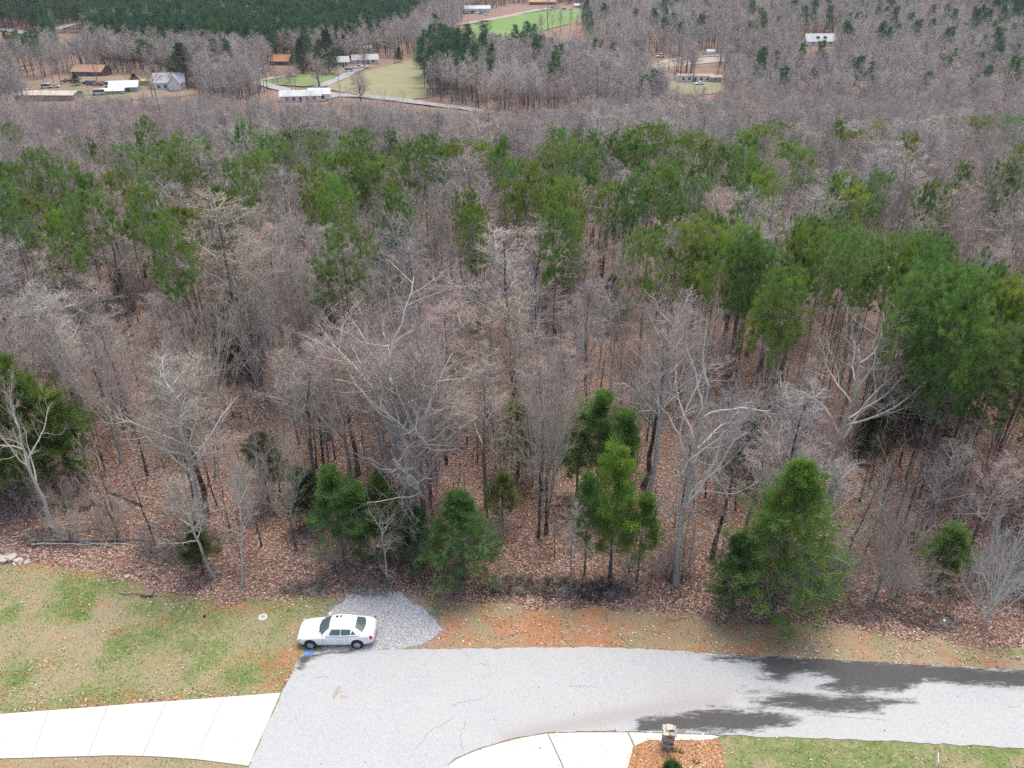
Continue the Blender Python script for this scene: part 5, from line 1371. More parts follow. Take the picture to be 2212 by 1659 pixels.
for i, (u, v, c, k) in enumerate([(1192, 19, CD, 'sedan'), (1202, 18, CW, 'suv'), (1217, 23, CW, 'van'), (1232, 22, CS, 'sedan'), (1306, 19, CR, 'truck')]):
    vehicle(['black car at the end of the meadow lane', 'white suv at the end of the meadow lane', 'white van at the edge of the meadow', 'grey car at the edge of the meadow', 'red pickup on the crest right of the meadow'][i], u, v, k, c, 0.1 * i, 'vehicle')

# ------------------------------------------------------------------ utility poles, evergreens and yard trees of the valley
M['pole'] = plain('grey_pole_wood', (0.30, 0.26, 0.23), 0.9); M['steel'] = plain('galvanised_steel', (0.5, 0.5, 0.5), 0.5, 0.4)
def pole(label, u, v, h, trans=True):
    p = spot(u, v); t = empty('utility_pole', (p[0], p[1], hz(p[0], p[1])), label, 'utility pole')
    g = Geo(); g.tubes(np.array([[[0, 0, -0.3], [0, 0, h]]]), np.array([[.16, .11]]), 8); link('pole', g.mesh('pole', M['pole']), t)
    g = Geo(); g.box((0, -0.05, h - 0.6), (2.2, 0.14, 0.16)); link('crossarm', g.mesh('crossarm', M['pole'], False), t)
    if trans:
        g = Geo(); g.tubes(np.array([[[.3, -.1, h - 2.2], [.3, -.1, h - 1.2]]]), np.array([[.28, .28]]), 10); g.box((.3, -.1, h - 1.2), (.4, .4, .05)); link('transformer', g.mesh('transformer', M['steel']), t)
pole('utility pole with transformer at the right end of the pasture', 957, 208, 10)
pole('white topped lamp pole behind the white roofed barn', 277, 190, 9)
pole('utility pole beside the country road near the green lawn', 632, 204, 9, False)
pole('utility pole left of the large pasture tree', 735, 207, 9, False)
def soft(kind, i, u, v, h, w, label, tone, name='evergreen_tree', bark=BROWN):
    p = spot(u, v); return tree(name, PR[kind][i % len(PR[kind])], p, label, 'tree', None, i * 1.1, h, w, bark, tone)
EG = (0.045, 0.098, 0.042)
soft('pine', 0, 326, 180, 17, 10, 'tall rounded evergreen between the yellow shed and the farmhouse', (0.06, 0.115, 0.045))
soft('cedar', 0, 405, 186, 17, 14, 'big dark evergreen right beside the white farmhouse', EG)
soft('cedar', 1, 440, 176, 14, 11, 'lighter evergreen right of the big dark one by the farmhouse', (0.07, 0.12, 0.045))
soft('cedar', 1, 655, 158, 15, 8, 'dark cone shaped evergreen between the cabin and the lawn', EG)
soft('cedar', 0, 712, 158, 19, 11, 'largest dark cone shaped evergreen left of the white house', EG)
soft('cedar', 1, 695, 152, 14, 8, 'dark evergreen against the left of the largest cone shaped one', EG)
soft('cedar', 0, 730, 138, 15, 7, 'slim dark evergreen behind the white house', EG)
soft('cedar', 1, 747, 132, 13, 6, 'small pointed evergreen behind the drive by the pasture', EG)
soft('young', 0, 166, 186, 5, 4.5, 'low dark evergreen bush left of the junk cars', EG)
soft('young', 1, 292, 186, 5, 5, 'low dark evergreen bush right of the lamp pole', EG)
soft('young', 0, 862, 136, 8, 5, 'small evergreen among bare trees at the top of the pasture', (0.06, 0.11, 0.045))
soft('pine', 1, 1045, 92, 12, 11, 'round evergreen standing at the near edge of the meadow', (0.05, 0.11, 0.05))
soft('cedar', 0, 978, 112, 13, 7, 'dark pointed evergreen left of the meadow', EG)
for i, (u, v, h, w) in enumerate([(930, 205, 15, 9), (945, 200, 16, 8), (960, 196, 15, 8), (918, 190, 13, 8), (985, 190, 14, 7), (1075, 140, 14, 9), (1110, 145, 15, 9), (1135, 150, 15, 9), (1165, 150, 15, 9), (1105, 165, 13, 8), (1065, 170, 13, 8)]):
    t = soft('pine', i, u, v, h, w, ['leftmost dark pine in the group right of the pasture', 'tallest dark pine right of the pasture behind the utility pole', 'dark pine directly behind the utility pole with transformer', 'small dark pine touching the right border of the pasture', 'rightmost dark pine in the group right of the pasture', 'leftmost pine on the slope below the meadow', 'pine below the middle of the meadow', 'pine below the tall bare tree of the meadow', 'rightmost pine on the slope below the meadow', 'lowest pine of the slope group below the meadow', 'low pine at the left foot of the slope group below the meadow'][i], (0.055, 0.105, 0.045), 'pine_tree'); t['group'] = 'pines right of the pasture' if i < 5 else 'pines below the meadow'
for i, (k, u, v, h, w, lab, tw) in enumerate([('oak', 690, 190, 14, 13, 'broad round bare tree at the end of the house lawn', TW_GREY), ('oak', 508, 182, 18, 17, 'large pale bare tree left of the green lawn', TW_PALE), ('vase', 640, 205, 15, 5, 'narrow bare tree beside the country road', TW_GREY), ('oak', 780, 235, 15, 14, 'broad bare tree in front of the pasture and road', TW_GREY),
        ('bush', 600, 178, 7, 9, 'low dark bare fruit tree on the green lawn', TW_PURP), ('bush', 625, 180, 7, 9, 'low bare fruit tree right of the other on the green lawn', TW_PURP), ('bush', 560, 172, 6, 8, 'rounded olive bare bush by the gravel lane', (0.30, 0.29, 0.18)), ('vase', 95, 180, 19, 9, 'leftmost tall bare tree in the brown yard', TW_GREY), ('vase', 118, 186, 18, 9, 'second tall bare tree in the brown yard', TW_GREY), ('vase', 132, 183, 18, 9, 'third tall bare tree in the brown yard', TW_GREY), ('vase', 155, 180, 17, 9, 'fourth tall bare tree in the brown yard', TW_GREY), ('vase', 210, 176, 16, 9, 'bare tree in front of the brown roofed house', TW_GREY),
        ('oak', 788, 146, 10, 9, 'dark bare tree in front of the grey roofed ranch house', TW_PURP), ('crooked', 1184, 66, 24, 13, 'tall bare tree standing in the meadow', TW_GREY), ('oak', 1290, 205, 17, 16, 'very pale spreading bare tree on the slope left of the trailer home', TW_PALE), ('crooked', 1330, 205, 16, 14, 'second very pale bare tree left of the trailer home', TW_PALE)]):
    p = spot(u, v); tree('bare_tree', PR[k][i % len(PR[k])], p, lab, 'tree', None, i * 0.8, h, w, (0.14, 0.12, 0.11) if tw != TW_PALE else PALE, tw)
# ------------------------------------------------------------------ the white sedan on the gravel pad
m, nt, b = mat_new('white_car_paint'); b.inputs['Base Color'].default_value = (0.80, 0.80, 0.785, 1); b.inputs['Roughness'].default_value = 0.18; b.inputs['Specular IOR Level'].default_value = 0.5; b.inputs['Coat Weight'].default_value = 0.5
M['white_paint'] = m
m, nt, b = mat_new('car_glass'); b.inputs['Base Color'].default_value = (0.075, 0.115, 0.11, 1); b.inputs['Roughness'].default_value = 0.05; b.inputs['Specular IOR Level'].default_value = 0.7
M['car_glass'] = m
M['trim'] = plain('black_trim', (0.02, 0.02, 0.022), 0.5); M['chrome'] = plain('bright_alloy', (0.66, 0.67, 0.68), 0.3, 0.7, var=0.05)
m, nt, b = mat_new('tail_lamp'); b.inputs['Base Color'].default_value = (0.45, 0.015, 0.02, 1); b.inputs['Roughness'].default_value = 0.15; M['tail'] = m
m, nt, b = mat_new('head_lamp'); b.inputs['Base Color'].default_value = (0.45, 0.52, 0.55, 1); b.inputs['Roughness'].default_value = 0.1; M['head'] = m

fw, rw = spot(673, 1398.5), spot(773.3, 1398.0)
yaw = math.atan2(rw[1] - fw[1], rw[0] - fw[0]); SC = np.linalg.norm(rw - fw) / 2.776
cen = (fw + rw) / 2; nrm = np.array([-math.sin(yaw), math.cos(yaw), 0])
car = empty('white_sedan', tuple(cen + nrm * 0.80), 'white four door sedan parked on the grey gravel pad beside the road', 'car', rz=yaw)
car.scale = (SC,) * 3
# x runs from the nose (-) to the tail (+); front axle at -1.388, rear at +1.388
ST = [(-2.24, .58, .36, .52, .56, .60), (-2.20, .70, .28, .56, .63, .67), (-2.08, .80, .20, .62, .71, .755), (-1.85, .865, .17, .69, .775, .82), (-1.45, .895, .17, .76, .835, .885), (-1.0, .90, .17, .80, .88, .935), (-.72, .90, .17, .82, .905, .965),
      (-.2, .90, .17, .845, .92, .98), (.5, .90, .17, .865, .935, .99), (1.1, .90, .17, .885, .95, 1.005), (1.55, .89, .18, .90, .97, 1.03), (1.95, .865, .20, .90, .975, 1.045), (2.2, .82, .25, .86, .95, 1.03), (2.33, .76, .33, .78, .86, .93), (2.39, .66, .42, .70, .76, .80)]
def ringpts(s):
    x, w, b0, zs, zt, zc = s
    half = [(0, b0), (w * .86, b0), (w * .965, b0 + .07), (w, b0 + (zs - b0) * .45), (w * .985, zs - .06), (w * .955, zs), (w * .86, zt), (w * .5, zc - .012), (0, zc)]
    return [(x, y, z) for y, z in half] + [(x, -y, z) for y, z in half[-2:0:-1]]
V = np.array([ringpts(s) for s in ST]); n, k, _ = V.shape
g = Geo(); i = np.arange(n - 1)[:, None] * k; j = np.arange(k)[None]; jj = (j + 1) % k
g.add(V.reshape(-1, 3), np.stack([i + j, i + k + j, i + k + jj, i + jj], -1).reshape(-1, 4))
for o, fl in ((0, False), ((n - 1) * k, True)):
    t = np.array([[0, q, q + 1] for q in range(1, k - 1)]) + o; g.T.append((t if not fl else t[:, ::-1], 0))
body = link('body', g.mesh('body', M['white_paint']), car)
sub = body.modifiers.new('smooth', 'SUBSURF'); sub.levels = sub.render_levels = 1
# greenhouse shell: (x, half width, z) at the belt and at the roof
BELT = [(-.80, .62, .955), (-.55, .80, .93), (.2, .845, .945), (.95, .84, .96), (1.45, .78, .985), (1.72, .60, 1.035)]
def roof_z(x, y): return 1.43 - 0.075 * ((x - .38) / .84) ** 2 - 0.11 * (y / .6) ** 2
g = Geo()
gx_ = np.linspace(-.22, 1.22, 9); gy_ = np.linspace(-.56, .56, 9)
RV = np.array([[x, y * (1 - .06 * ((x - .5) / .72) ** 2), roof_z(x, y)] for x in gx_ for y in gy_])
i = (np.arange(8)[:, None] * 9 + np.arange(8)[None]).reshape(-1, 1)
g.add(RV, np.hstack([i, i + 9, i + 10, i + 1]))
def rp(x, y): return [x, y * (1 - .06 * ((x - .5) / .72) ** 2), roof_z(x, y)]
wf = np.linspace(-1, 1, 9)
WB = np.array([[-.98 + .34 * abs(q) ** 2.2, .80 * q, .945 - .025 * q * q] for q in wf]); WT = np.array([rp(-.22, .56 * q) for q in wf])
RB = np.array([[1.90 - .26 * abs(q) ** 2.2, .76 * q, 1.04 - .05 * q * q] for q in wf]); RT = np.array([rp(1.22, .56 * q) for q in wf])
def band(g, A, B, flip=False, mat=0, rows=1):
    n = len(A); t = np.linspace(0, 1, rows + 1)[:, None, None]
    V = (A[None] * (1 - t) + B[None] * t).reshape(-1, 3)
    for r_ in range(rows):
        i = np.arange(n - 1) + r_ * n
        q = np.stack([i, i + 1, i + n + 1, i + n], 1); g.add(V, q[:, ::-1] if flip else q, mat=mat)
band(g, WB, WT, True); band(g, RB, RT)
sx = np.linspace(0, 1, 10)
SB = np.array([[-.64 + (1.64 + .64) * q, .80 + .045 * math.sin(q * PI), .930 + .055 * q] for q in sx]); STp = np.array([rp(-.22 + 1.44 * q, .56) for q in sx])
for s_ in (1, -1):
    A, B = SB * [1, s_, 1], STp * [1, s_, 1]
    band(g, A, B, s_ > 0)
roof = link('cabin', g.mesh('cabin', M['white_paint']), car)
def pane(name, A, B, lo, hi, a0, a1, off, col=None, parent=car):
    """glass set 6 mm proud of the cabin shell between two edges, from share lo..hi up and a0..a1 along"""
    def samp(L, t):
        x = t * (len(L) - 1); i = min(int(x), len(L) - 2); return L[i] * (1 - (x - i)) + L[i + 1] * (x - i)
    ta = np.linspace(a0[0], a1[0], 8); tb = np.linspace(a0[1], a1[1], 8)
    bot = np.array([samp(A, t) * (1 - lo) + samp(B, t) * lo for t in ta]); top = np.array([samp(A, t) * (1 - hi) + samp(B, t) * hi for t in tb])
    o = np.asarray(off, float); g = Geo(); band(g, bot + o, top + o, o[1] > 0 or o[0] < 0)
    # edges back to the shell give the pane its thickness
    band(g, bot + o, bot - o * .4, not (o[1] > 0 or o[0] < 0)); band(g, top - o * .4, top + o, not (o[1] > 0 or o[0] < 0))
    return link(name, g.mesh(name, col or M['car_glass']), parent)
pane('windshield', WB, WT, .05, .93, (.05, .05), (.95, .95), (-.010, 0, .008))
pane('rear_window', RB, RT, .10, .90, (.10, .10), (.90, .90), (.010, 0, .008))
for s_ in (-1, 1):
    A, B = SB * [1, s_, 1], STp * [1, s_, 1]; of = (0, .012 * s_, .004)
    pane('side_window', A, B, .16, .84, (.15, .12), (.455, .46), of)
    pane('side_window', A, B, .16, .84, (.48, .485), (.74, .84), of)
    pane('quarter_window', A, B, .18, .62, (.755, .855), (.90, .885), of)
g = Geo(); A = np.array([rp(.02, y) for y in np.linspace(-.36, .36, 5)]) + [0, 0, .012]; B = np.array([rp(.40, y) for y in np.linspace(-.36, .36, 5)]) + [0, 0, .012]
band(g, A, B, True); band(g, A, A - [0, 0, .02]); link('sunroof', g.mesh('sunroof', plain('sunroof_glass', (0.62, 0.64, 0.64), 0.08)), car)
g = Geo(); g.box((.10, .30, roof_z(.1, .3) + .02), (.16, .14, .02)); g.box((.33, .32, roof_z(.33, .32) + .018), (.10, .16, .012)); link('sunroof_opening', g.mesh('sunroof_opening', M['trim'], False), car)
# wheels with arches, tyres and seven-spoke rims
def lathe(prof, k=24):
    a = np.arange(k) * 2 * PI / k; V = np.array([[r_ * math.cos(q), y, r_ * math.sin(q)] for r_, y in prof for q in a]); n = len(prof); Q = []
    for p in range(n - 1):
        for q in range(k): Q.append([p * k + q, p * k + (q + 1) % k, (p + 1) * k + (q + 1) % k, (p + 1) * k + q])
    return V, Q
tg_ = Geo(); tg_.add(*lathe([(.22, -.10), (.30, -.105), (.325, -.085), (.33, 0), (.325, .085), (.30, .105), (.22, .10)]))
tyre_me = tg_.mesh('tyre', M['tyre'])
rg = Geo(); rg.add(*lathe([(.235, -.098), (.235, -.06), (.21, -.085), (.205, -.04)])); rg.add(*lathe([(.0, -.10), (.05, -.10), (.055, -.05), (.055, 0)], 12))
for q in range(7):
    a = q * 2 * PI / 7; c_, s_ = math.cos(a), math.sin(a)
    for d in (-.11, .11):
        A = np.array([[.04 * math.cos(a + d * 2), -.092, .04 * math.sin(a + d * 2)], [.225 * math.cos(a + d), -.088, .225 * math.sin(a + d)]]); rg.tubes(A[None], np.array([[.017, .014]]), 5)
rim_me = rg.mesh('rim', M['chrome']); dg = Geo(); dg.add(*lathe([(.0, -.045), (.15, -.045), (.215, -.045), (.215, .05)], 20)); disc_me = dg.mesh('brake_disc', M['trim'])
ag = Geo(); ag.add(*lathe([(.0, -.006), (.365, -.006), (.372, .0), (.372, .12)], 28)); arch_me = ag.mesh('wheel_arch', M['trim'])
for x in (-1.388, 1.388):
    for s_ in (-1, 1):
        ar = link('wheel_arch', arch_me, car); ar.location = (x, s_ * .893, .345); ar.rotation_euler = (0, 0, 0 if s_ < 0 else PI)
        ty = link('wheel', tyre_me, car); ty.location = (x, s_ * .835, .33); ty.rotation_euler = (0, 0, 0 if s_ < 0 else PI)
        link('rim', rim_me, ty); link('brake_disc', disc_me, ty)
# lamps, mirrors, handles, seams, grille
def lump(name, c, r_, mat, parent=car, rot=None):
    g = Geo(); a = np.linspace(-PI / 2, PI / 2, 7); prof = [(math.cos(q), math.sin(q)) for q in a]
    V, Q = lathe(prof, 12); V = V * np.asarray(r_); 
    if rot is not None: V = V @ np.array([[math.cos(rot), math.sin(rot), 0], [-math.sin(rot), math.cos(rot), 0], [0, 0, 1]])
    g.add(V + np.asarray(c), Q); return link(name, g.mesh(name, mat), parent)
SEAM = plain('panel_gap', (.30, .30, .30), .8)
for s_ in (-1, 1):
    lump('headlight', (-2.02, s_ * .745, .665), (.20, .075, .075), M['head'], rot=-s_ * .55)
    lump('fog_lamp', (-2.12, s_ * .66, .40), (.05, .07, .045), M['chrome'])
    lump('taillight', (2.21, s_ * .765, .79), (.11, .075, .14), M['tail'], rot=s_ * .45)
    lump('mirror', (-.50, s_ * .97, .985), (.075, .11, .07), M['white_paint'])
    for x in (.18, 1.02):
        g = Geo(); g.box((x + .18, s_ * .905, .80), (.20, .03, .025)); link('door_handle', g.mesh('door_handle', M['white_paint'], False), car)
    g = Geo()
    for x in (-.62, .36, 1.22):
        g.box((x, s_ * .894, .56), (.008, .016, .60))
    link('door_seams', g.mesh('door_seams', SEAM, False), car)
g = Geo(); g.box((-2.215, 0, .50), (.05, .62, .22)); g.box((-2.20, 0, .28), (.06, 1.0, .09)); link('grille', g.mesh('grille', M['trim'], False), car)
g = Geo(); g.box((-.86, 0, .955), (.06, 1.0, .02)); link('wiper_cowl', g.mesh('wiper_cowl', M['trim'], False), car)
g = Geo(); g.box((2.375, 0, .72), (.03, .36, .12)); link('number_plate', g.mesh('number_plate', WHITE, False), car)

# ------------------------------------------------------------------ stone mailbox pillar
SV = [plain('fieldstone_%s' % q, c, 0.9, var=0.25, scale=9) for q, c in (('tan', (0.36, 0.29, 0.21)), ('grey', (0.30, 0.28, 0.25)), ('brown', (0.22, 0.165, 0.12)), ('pale', (0.46, 0.41, 0.34)), ('dark', (0.13, 0.11, 0.09)))]
def stone_mesh(seed, mat):
    r = np.random.default_rng(seed); g = Geo()
    P = np.array([[x, y, z] for x in (-.5, 0, .5) for y in (-.5, 0, .5) for z in (-.5, .5)])
    V = P + r.normal(0, .05, P.shape); V[:, 1] += np.where((P[:, 1] < 0) & (P[:, 0] == 0), -.10, 0)
    idx = {tuple(p): i for i, p in enumerate(P)}; X = (-.5, 0, .5); Q = []
    for a in (0, 1):
        for b_ in (0, 1):
            for z in (-.5, .5):
                q = [idx[(X[a], X[b_], z)], idx[(X[a + 1], X[b_], z)], idx[(X[a + 1], X[b_ + 1], z)], idx[(X[a], X[b_ + 1], z)]]; Q.append(q if z > 0 else q[::-1])
    for a in (0, 1):
        for s_ in (-.5, .5):
            q = [idx[(X[a], s_, -.5)], idx[(X[a + 1], s_, -.5)], idx[(X[a + 1], s_, .5)], idx[(X[a], s_, .5)]]; Q.append(q if s_ < 0 else q[::-1])
            q = [idx[(s_, X[a], -.5)], idx[(s_, X[a + 1], -.5)], idx[(s_, X[a + 1], .5)], idx[(s_, X[a], .5)]]; Q.append(q[::-1] if s_ < 0 else q)
    g.add(V, Q); return g.mesh('stone', mat, False)
SM = [stone_mesh(i, SV[i % 5]) for i in range(10)]
mp_ = spot(1442.5, 1622); PW = 0.52; PH = 1.28
mb = empty('mailbox_pillar', (mp_[0], mp_[1] + PW / 2, 0), 'stacked stone mailbox pillar standing on the orange pine straw bed', 'mailbox', rz=-0.10)
g = Geo(); g.box((0, 0, PH / 2), (PW - .07, PW - .07, PH)); link('mortar_core', g.mesh('mortar_core', plain('mortar', (0.12, 0.10, 0.08), 0.95), False), mb)
r = np.random.default_rng(70); z = 0.0; rows = 15; hrow = PH / rows
for q in range(rows):
    for face in range(4):
        ang = face * PI / 2; x = -PW / 2; 
        while x < PW / 2 - .05:
            w_ = min(r.uniform(.12, .26), PW / 2 - x)
            if PW / 2 - x - w_ < .07: w_ = PW / 2 - x
            cx = x + w_ / 2; y0 = -PW / 2 + .035 - r.uniform(0, .025)
            o = link('stone', SM[int(r.integers(10))], mb); o.scale = (w_ - .014, .085, hrow - .012)
            o.location = (cx * math.cos(ang) - y0 * math.sin(ang), cx * math.sin(ang) + y0 * math.cos(ang), hrow * (q + .5)); o.rotation_euler = (0, 0, ang + r.normal(0, .03))
            x += w_
for (cx, cy, sx_, sy_, sz_, k_) in [(-.16, .13, .34, .33, .08, 3), (.17, .15, .34, .30, .085, 8), (-.17, -.17, .32, .30, .075, 3), (.16, -.16, .33, .32, .08, 6), (.02, .10, .36, .30, .16, 8), (-.10, .0, .15, .22, .15, 3), (.22, .05, .13, .26, .13, 6)]:
    o = link('cap_stone', SM[k_], mb); o.scale = (sx_, sy_, sz_); o.location = (cx, cy, PH + .035 + (sz_ / 2 if sz_ > .1 else 0)); o.rotation_euler = (0, 0, r.normal(0, .12))
g = Geo(); g.box((.05, -.06, PH + .10), (.24, .05, .09)); link('mail_slot', g.mesh('mail_slot', M['trim'], False), mb)

# small plants on the straw bed
m, nt, b = mat_new('broad_green_leaf'); oi = N(nt, 'ShaderNodeObjectInfo'); nt.links.new(oi.outputs['Color'], b.inputs['Base Color']); M['greenleaf'] = m
def clump(label, u, v, rad, h, n, tone, cat='plant', name='grass_clump', seed=1):
    r = np.random.default_rng(seed); p = spot(u, v); a = r.uniform(0, 2 * PI, n); rr = rad * np.sqrt(r.uniform(0, 1, n)) * .6
    A = np.stack([np.cos(a) * rr, np.sin(a) * rr, np.zeros(n)], 1); D = np.stack([np.cos(a) * r.uniform(.2, 1, n) * rad, np.sin(a) * r.uniform(.2, 1, n) * rad, h * r.uniform(.5, 1, n)], 1)
    g = Geo(); g.spikes(A, D, .012); o = link(name, g.mesh(name, M['greenleaf'], False), None, tone); o.location = (p[0], p[1], 0.02)
    return tag(o, label, cat)
clump('round dark green ornamental grass clump in front of the stone mailbox', 1452, 1664, .45, .45, 900, (0.05, 0.13, 0.03), seed=2)
clump('small green weed at the right foot of the stone mailbox', 1458, 1622, .13, .16, 60, (0.10, 0.19, 0.06), seed=3)
clump('small pale green weed right of the stone mailbox', 1471, 1625, .14, .16, 60, (0.14, 0.22, 0.09), seed=4)
clump('dull green weed on the right half of the straw bed', 1504, 1646, .2, .15, 70, (0.16, 0.18, 0.08), seed=5)
clump('tiny olive weed left of the stone mailbox', 1377, 1633, .12, .1, 40, (0.16, 0.17, 0.07), seed=6)

# ------------------------------------------------------------------ small things on the lawn and verge
p = spot(568, 1334); t = empty('valve_cover', (p[0], p[1], 0), 'round white concrete cover ring with blue centre on the left lawn', 'utility cover')
g = Geo(); g.add(*lathe([(.13, 0), (.13, .075), (.27, .07), (.29, .0)], 28)); V = np.concatenate(g.V)[:, [0, 2, 1]]; g.V = [V]; g.Q = [(q[:, ::-1], m_) for q, m_ in g.Q]
link('ring', g.mesh('ring', M['concrete']), t)
g = Geo(); V, Q = lathe([(0, .06), (.05, .064), (.128, .06)], 24); g.add(np.array(V)[:, [0, 2, 1]], [q[::-1] for q in Q]); link('lid', g.mesh('lid', plain('blue_lid', (0.16, 0.36, 0.46), 0.5)), t)
p = spot(442, 1332); g = Geo(); V, Q = lathe([(0, .10), (.09, .09), (.10, 0)], 12); g.add(np.array(V)[:, [0, 2, 1]], [q[::-1] for q in Q]); o = link('black_disc', g.mesh('black_disc', M['trim'])); o.location = (p[0], p[1], 0.01); tag(o, 'small black disc lying in the grass of the left lawn', 'disc')
p = spot(2037, 1350); t = empty('marker_post', (p[0], p[1], hz(p[0], p[1])), 'short white plastic marker post under the bushy bare tree by the road', 'marker')
g = Geo(); g.tubes(np.array([[[0, 0, -.05], [0, 0, .32]]]), np.array([[.075, .075]]), 12); link('pipe', g.mesh('pipe', WHITE), t); g = Geo(); g.tubes(np.array([[[0, 0, .30], [0, 0, .40]]]), np.array([[.10, .09]]), 12); g.box((0, 0, .40), (.13, .13, .02)); link('cap', g.mesh('cap', WHITE), t)
p = spot(1310, 1338); g = Geo(); g.box((0, 0, .32), (.05, .03, .70)); o = link('survey_stake', g.mesh('survey_stake', M['pole'], False)); o.location = (p[0], p[1], 0); tag(o, 'thin grey wooden survey stake on the verge below the dark brush pile', 'stake')
p = spot(2020, 1652); t = empty('yard_sign', (p[0], p[1], 0), 'small yard sign seen edge on in the grass at the lower right', 'sign', rz=1.15)
g = Geo(); g.box((0, 0, .42), (.62, .02, .42), tilt=None); link('panel', g.mesh('panel', WHITE, False), t)
g = Geo(); g.box((0, -.016, .42), (.54, .006, .34)); link('dark_face', g.mesh('dark_face', M['trim'], False), t)
for x in (-.26, .26): g = Geo(); g.box((x, 0, .12), (.02, .02, .26)); link('leg', g.mesh('leg', M['steel'], False), t)
for i, (u, v, s_) in enumerate([(8, 1212, .55), (25, 1207, .5), (40, 1214, .45), (14, 1203, .4), (60, 1216, .32), (-8, 1208, .5), (33, 1220, .3)]):
    p = spot(u, v); o = link('rock', SM[[3, 8, 3, 1, 8, 6, 3][i]]); o.scale = (s_ * 1.3, s_, s_ * .55); o.location = (p[0], p[1], s_ * .18); o.rotation_euler = (.1 * i, .15, i * 1.3)
    tag(o, ['largest tan rock in the middle of the rock heap at the lawn edge', 'tan rock at the back of the rock heap', 'grey white rock at the front of the rock heap', 'small rock at the upper left of the rock heap', 'rightmost small pale rock of the heap', 'rock cut by the left picture edge', 'smallest front rock of the heap'][i], 'rock', 'pale rocks at the lawn edge')
for i, (u, v, s_, lab) in enumerate([(320, 1285, .42, 'mossy brown rock on the leaves at the top of the left lawn'), (275, 1247, .22, 'small pale stone at the leaf edge of the left lawn'), (185, 1095, .7, 'big mossy boulder under the pines at the left'), (215, 1090, .5, 'second mossy boulder right of the big one at the left')]):
    p = spot(u, v); o = link('boulder', SM[[2, 3, 4, 4][i]]); o.scale = (s_ * 1.6, s_, s_ * .7); o.location = (p[0], p[1], hz(p[0], p[1]) + s_ * .2); o.rotation_euler = (.1, .1, i * .9); tag(o, lab, 'boulder')

# ------------------------------------------------------------------ fallen branches, logs and brush
def fallen(label, u0, v0, u1, v1, r0, cat='branch', name='fallen_branch', tone=GREY, side=5, seed=1, group=None):
    r = np.random.default_rng(seed); a, b_ = spot(u0, v0), spot(u1, v1); n = 9
    t = np.linspace(0, 1, n)[:, None]; P = a * (1 - t) + b_ * t + r.normal(0, .05, (n, 3)) * [1, 1, .3]
    P[:, 2] = hgt(P[:, 0], P[:, 1]) + r0 + .02 + np.abs(r.normal(0, .05, n)); c = P[0].copy(); P = P - c
    L = float(np.linalg.norm(b_ - a)); Rr = np.linspace(r0, r0 * .35, n)
    g = Geo(); g.tubes(P[None], Rr[None], 7)
    if side:
        q = grow(r, P[None], Rr[None], np.array([L]), side, .25, .98, .6, .25, .28, 5, .15, .03, .55, .3)
        g.tubes(q[0], q[1], 4); q2 = grow(r, *q, 4, .3, 1, .7, .2, .45, 3, .15, .02, .6, .4); g.tubes(q2[0], np.maximum(q2[1], .006), 3)
    o = link(name, g.mesh(name, M['bark']), None, tone); o.location = c
    return tag(o, label, cat, group)
fallen('long grey fallen trunk lying across the brush at the left', 60, 1172, 330, 1168, .09, 'log', 'fallen_log', GREY, 4, 1)
fallen('second pale pole lying just below the long fallen trunk', 70, 1180, 290, 1176, .06, 'log', 'fallen_log', PALE, 3, 2)
fallen('dark fallen trunk leaning behind the boulders at the left', 230, 1060, 320, 1100, .11, 'log', 'fallen_log', DARK, 3, 3)
fallen('grey branch lying on the leaves at the top of the left lawn', 262, 1282, 368, 1288, .045, tone=GREY, seed=4)
fallen('pale curved dead branch under the pale crooked tree', 140, 1135, 232, 1130, .05, tone=PALE, seed=5)
rs = np.random.default_rng(808)
for j in range(34):
    u = rs.uniform(20, 420); v = rs.normal(1165, 22); du = rs.uniform(30, 110) * rs.choice([-1, 1]); dv = rs.normal(0, 14)
    fallen('%s %s stick in the brush, %s' % ('long' if abs(du) > 70 else 'short', ['grey', 'pale', 'brown'][j % 3], 'above the rock heap' if u < 110 else 'right of the mossy rock' if u > 330 else 'above the mossy rock' if u > 250 else 'below the mossy boulders' if u > 180 else 'under the pale crooked tree'), u, v, u + du, v + dv, rs.uniform(.02, .045), tone=[GREY, PALE, BROWN][j % 3], side=4, seed=900 + j, group='fallen branches above the left lawn')
for j in range(18):
    u = rs.uniform(430, 2100); v = np.interp(u, [430, 720, 1100, 1700, 2100], [1260, 1275, 1275, 1325, 1370]) + rs.normal(0, 14); du = rs.uniform(25, 70) * rs.choice([-1, 1])
    fallen('%s stick on fallen leaves in front of %s' % (['grey', 'brown'][j % 2], mark(u)), u, v, u + du, v + rs.normal(0, 8), rs.uniform(.018, .035), tone=[GREY, BROWN][j % 2], side=4, seed=960 + j, group='sticks along the wood edge')
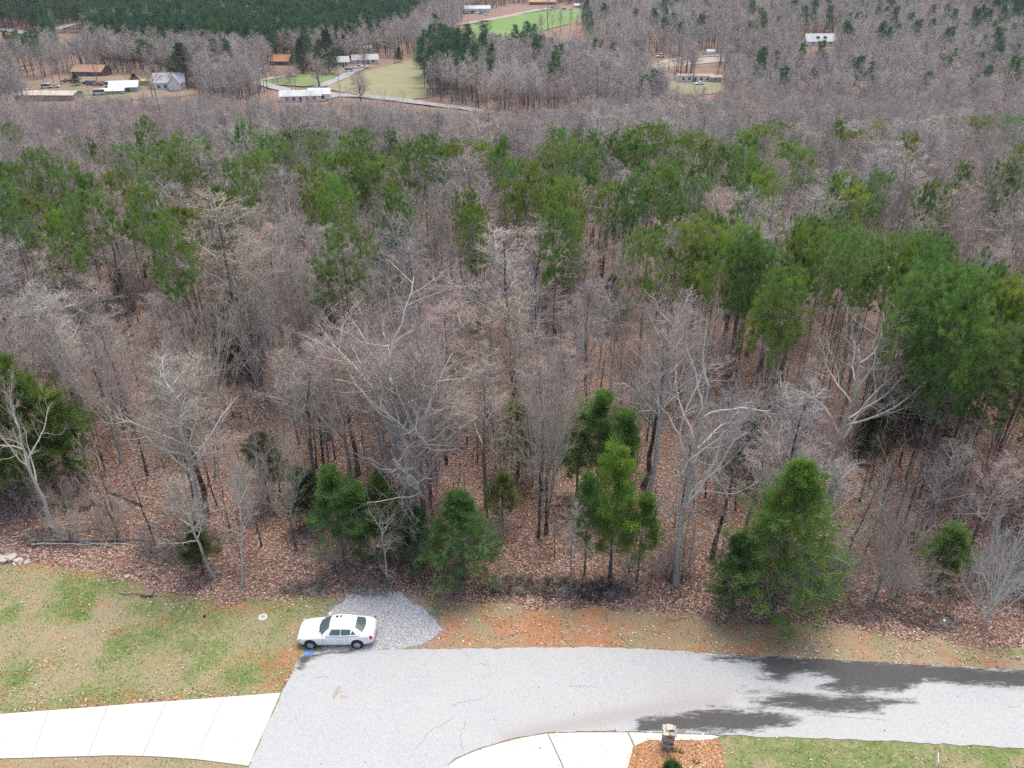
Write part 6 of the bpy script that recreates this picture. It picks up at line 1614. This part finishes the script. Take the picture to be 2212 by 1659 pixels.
def brush(label, u, v, rx, ry, h, n, tone, seed):
    r = np.random.default_rng(seed); p = spot(u, v); g = Geo()
    a = r.uniform(0, 2 * PI, n); q = np.sqrt(r.uniform(0, 1, n)); A = np.stack([np.cos(a) * q * rx, np.sin(a) * q * ry, np.abs(r.normal(0, .45, n)) * h * (1 - q * .7)], 1)
    b_ = r.uniform(0, 2 * PI, n); l = r.uniform(.35, 1.3, n)
    D = np.stack([np.cos(b_) * l, np.sin(b_) * l, r.normal(.05, .28, n) * l], 1); A[:, 2] = np.maximum(A[:, 2], .03); D[:, 2] = np.maximum(D[:, 2], -A[:, 2] + .02)
    g.spikes(A, D, r.uniform(.008, .025, n)); o = link('brush_pile', g.mesh('brush_pile', M['bark'], False), None, tone); o.location = (p[0], p[1], hz(p[0], p[1])); return tag(o, label, 'brush')
brush('dark reddish brush pile below the forked dark trunk', 1105, 1268, 1.7, .9, .55, 420, (0.085, 0.05, 0.04), 1)
brush('dark brush heap in the middle of the wood edge', 1200, 1270, 1.8, .9, .6, 480, (0.07, 0.045, 0.038), 2)
brush('darkest brush heap at the foot of the pine clump', 1300, 1278, 1.9, .9, .6, 480, (0.06, 0.042, 0.036), 3)
brush('brown brush heap under the pale crooked tree at the left', 105, 1160, 1.9, 1.1, .7, 380, (0.13, 0.09, 0.07), 4)
brush('grey brush tangle between the leaning trunks and the lawn', 385, 1200, 2.2, 1.2, .6, 420, (0.22, 0.18, 0.15), 5)
brush('grey twiggy brush behind the gravel pad', 800, 1272, 1.9, .7, .5, 320, (0.20, 0.165, 0.14), 6)
brush('brown twiggy brush left of the gravel pad', 660, 1272, 1.7, .7, .5, 280, (0.18, 0.14, 0.12), 7)
brush('reddish twiggy brush right of the biggest cedar', 1860, 1325, 2.2, .9, .6, 380, (0.15, 0.095, 0.08), 8)
brush('dark twiggy brush behind the bushy bare tree', 2010, 1340, 2.0, .9, .6, 380, (0.10, 0.07, 0.06), 9)

# ------------------------------------------------------------------ haze: one closed box of thin air round the camera and the scene
g = Geo(); g.box((0, 1000, 45), (3400, 2800, 240))
m = bpy.data.materials.new('haze_air'); m.use_nodes = True; nt = m.node_tree
for q in [q for q in nt.nodes if q.type == 'BSDF_PRINCIPLED']: nt.nodes.remove(q)
pv = nt.nodes.new('ShaderNodeVolumePrincipled'); pv.inputs['Color'].default_value = (0.90, 0.94, 1.0, 1); pv.inputs['Density'].default_value = 0.00009; pv.inputs['Anisotropy'].default_value = 0.2
nt.links.new(pv.outputs[0], nt.nodes['Material Output'].inputs['Volume'])
tag(link('haze', g.mesh('haze', m, False)), 'thin pale haze over the valley', 'haze', kind='stuff')
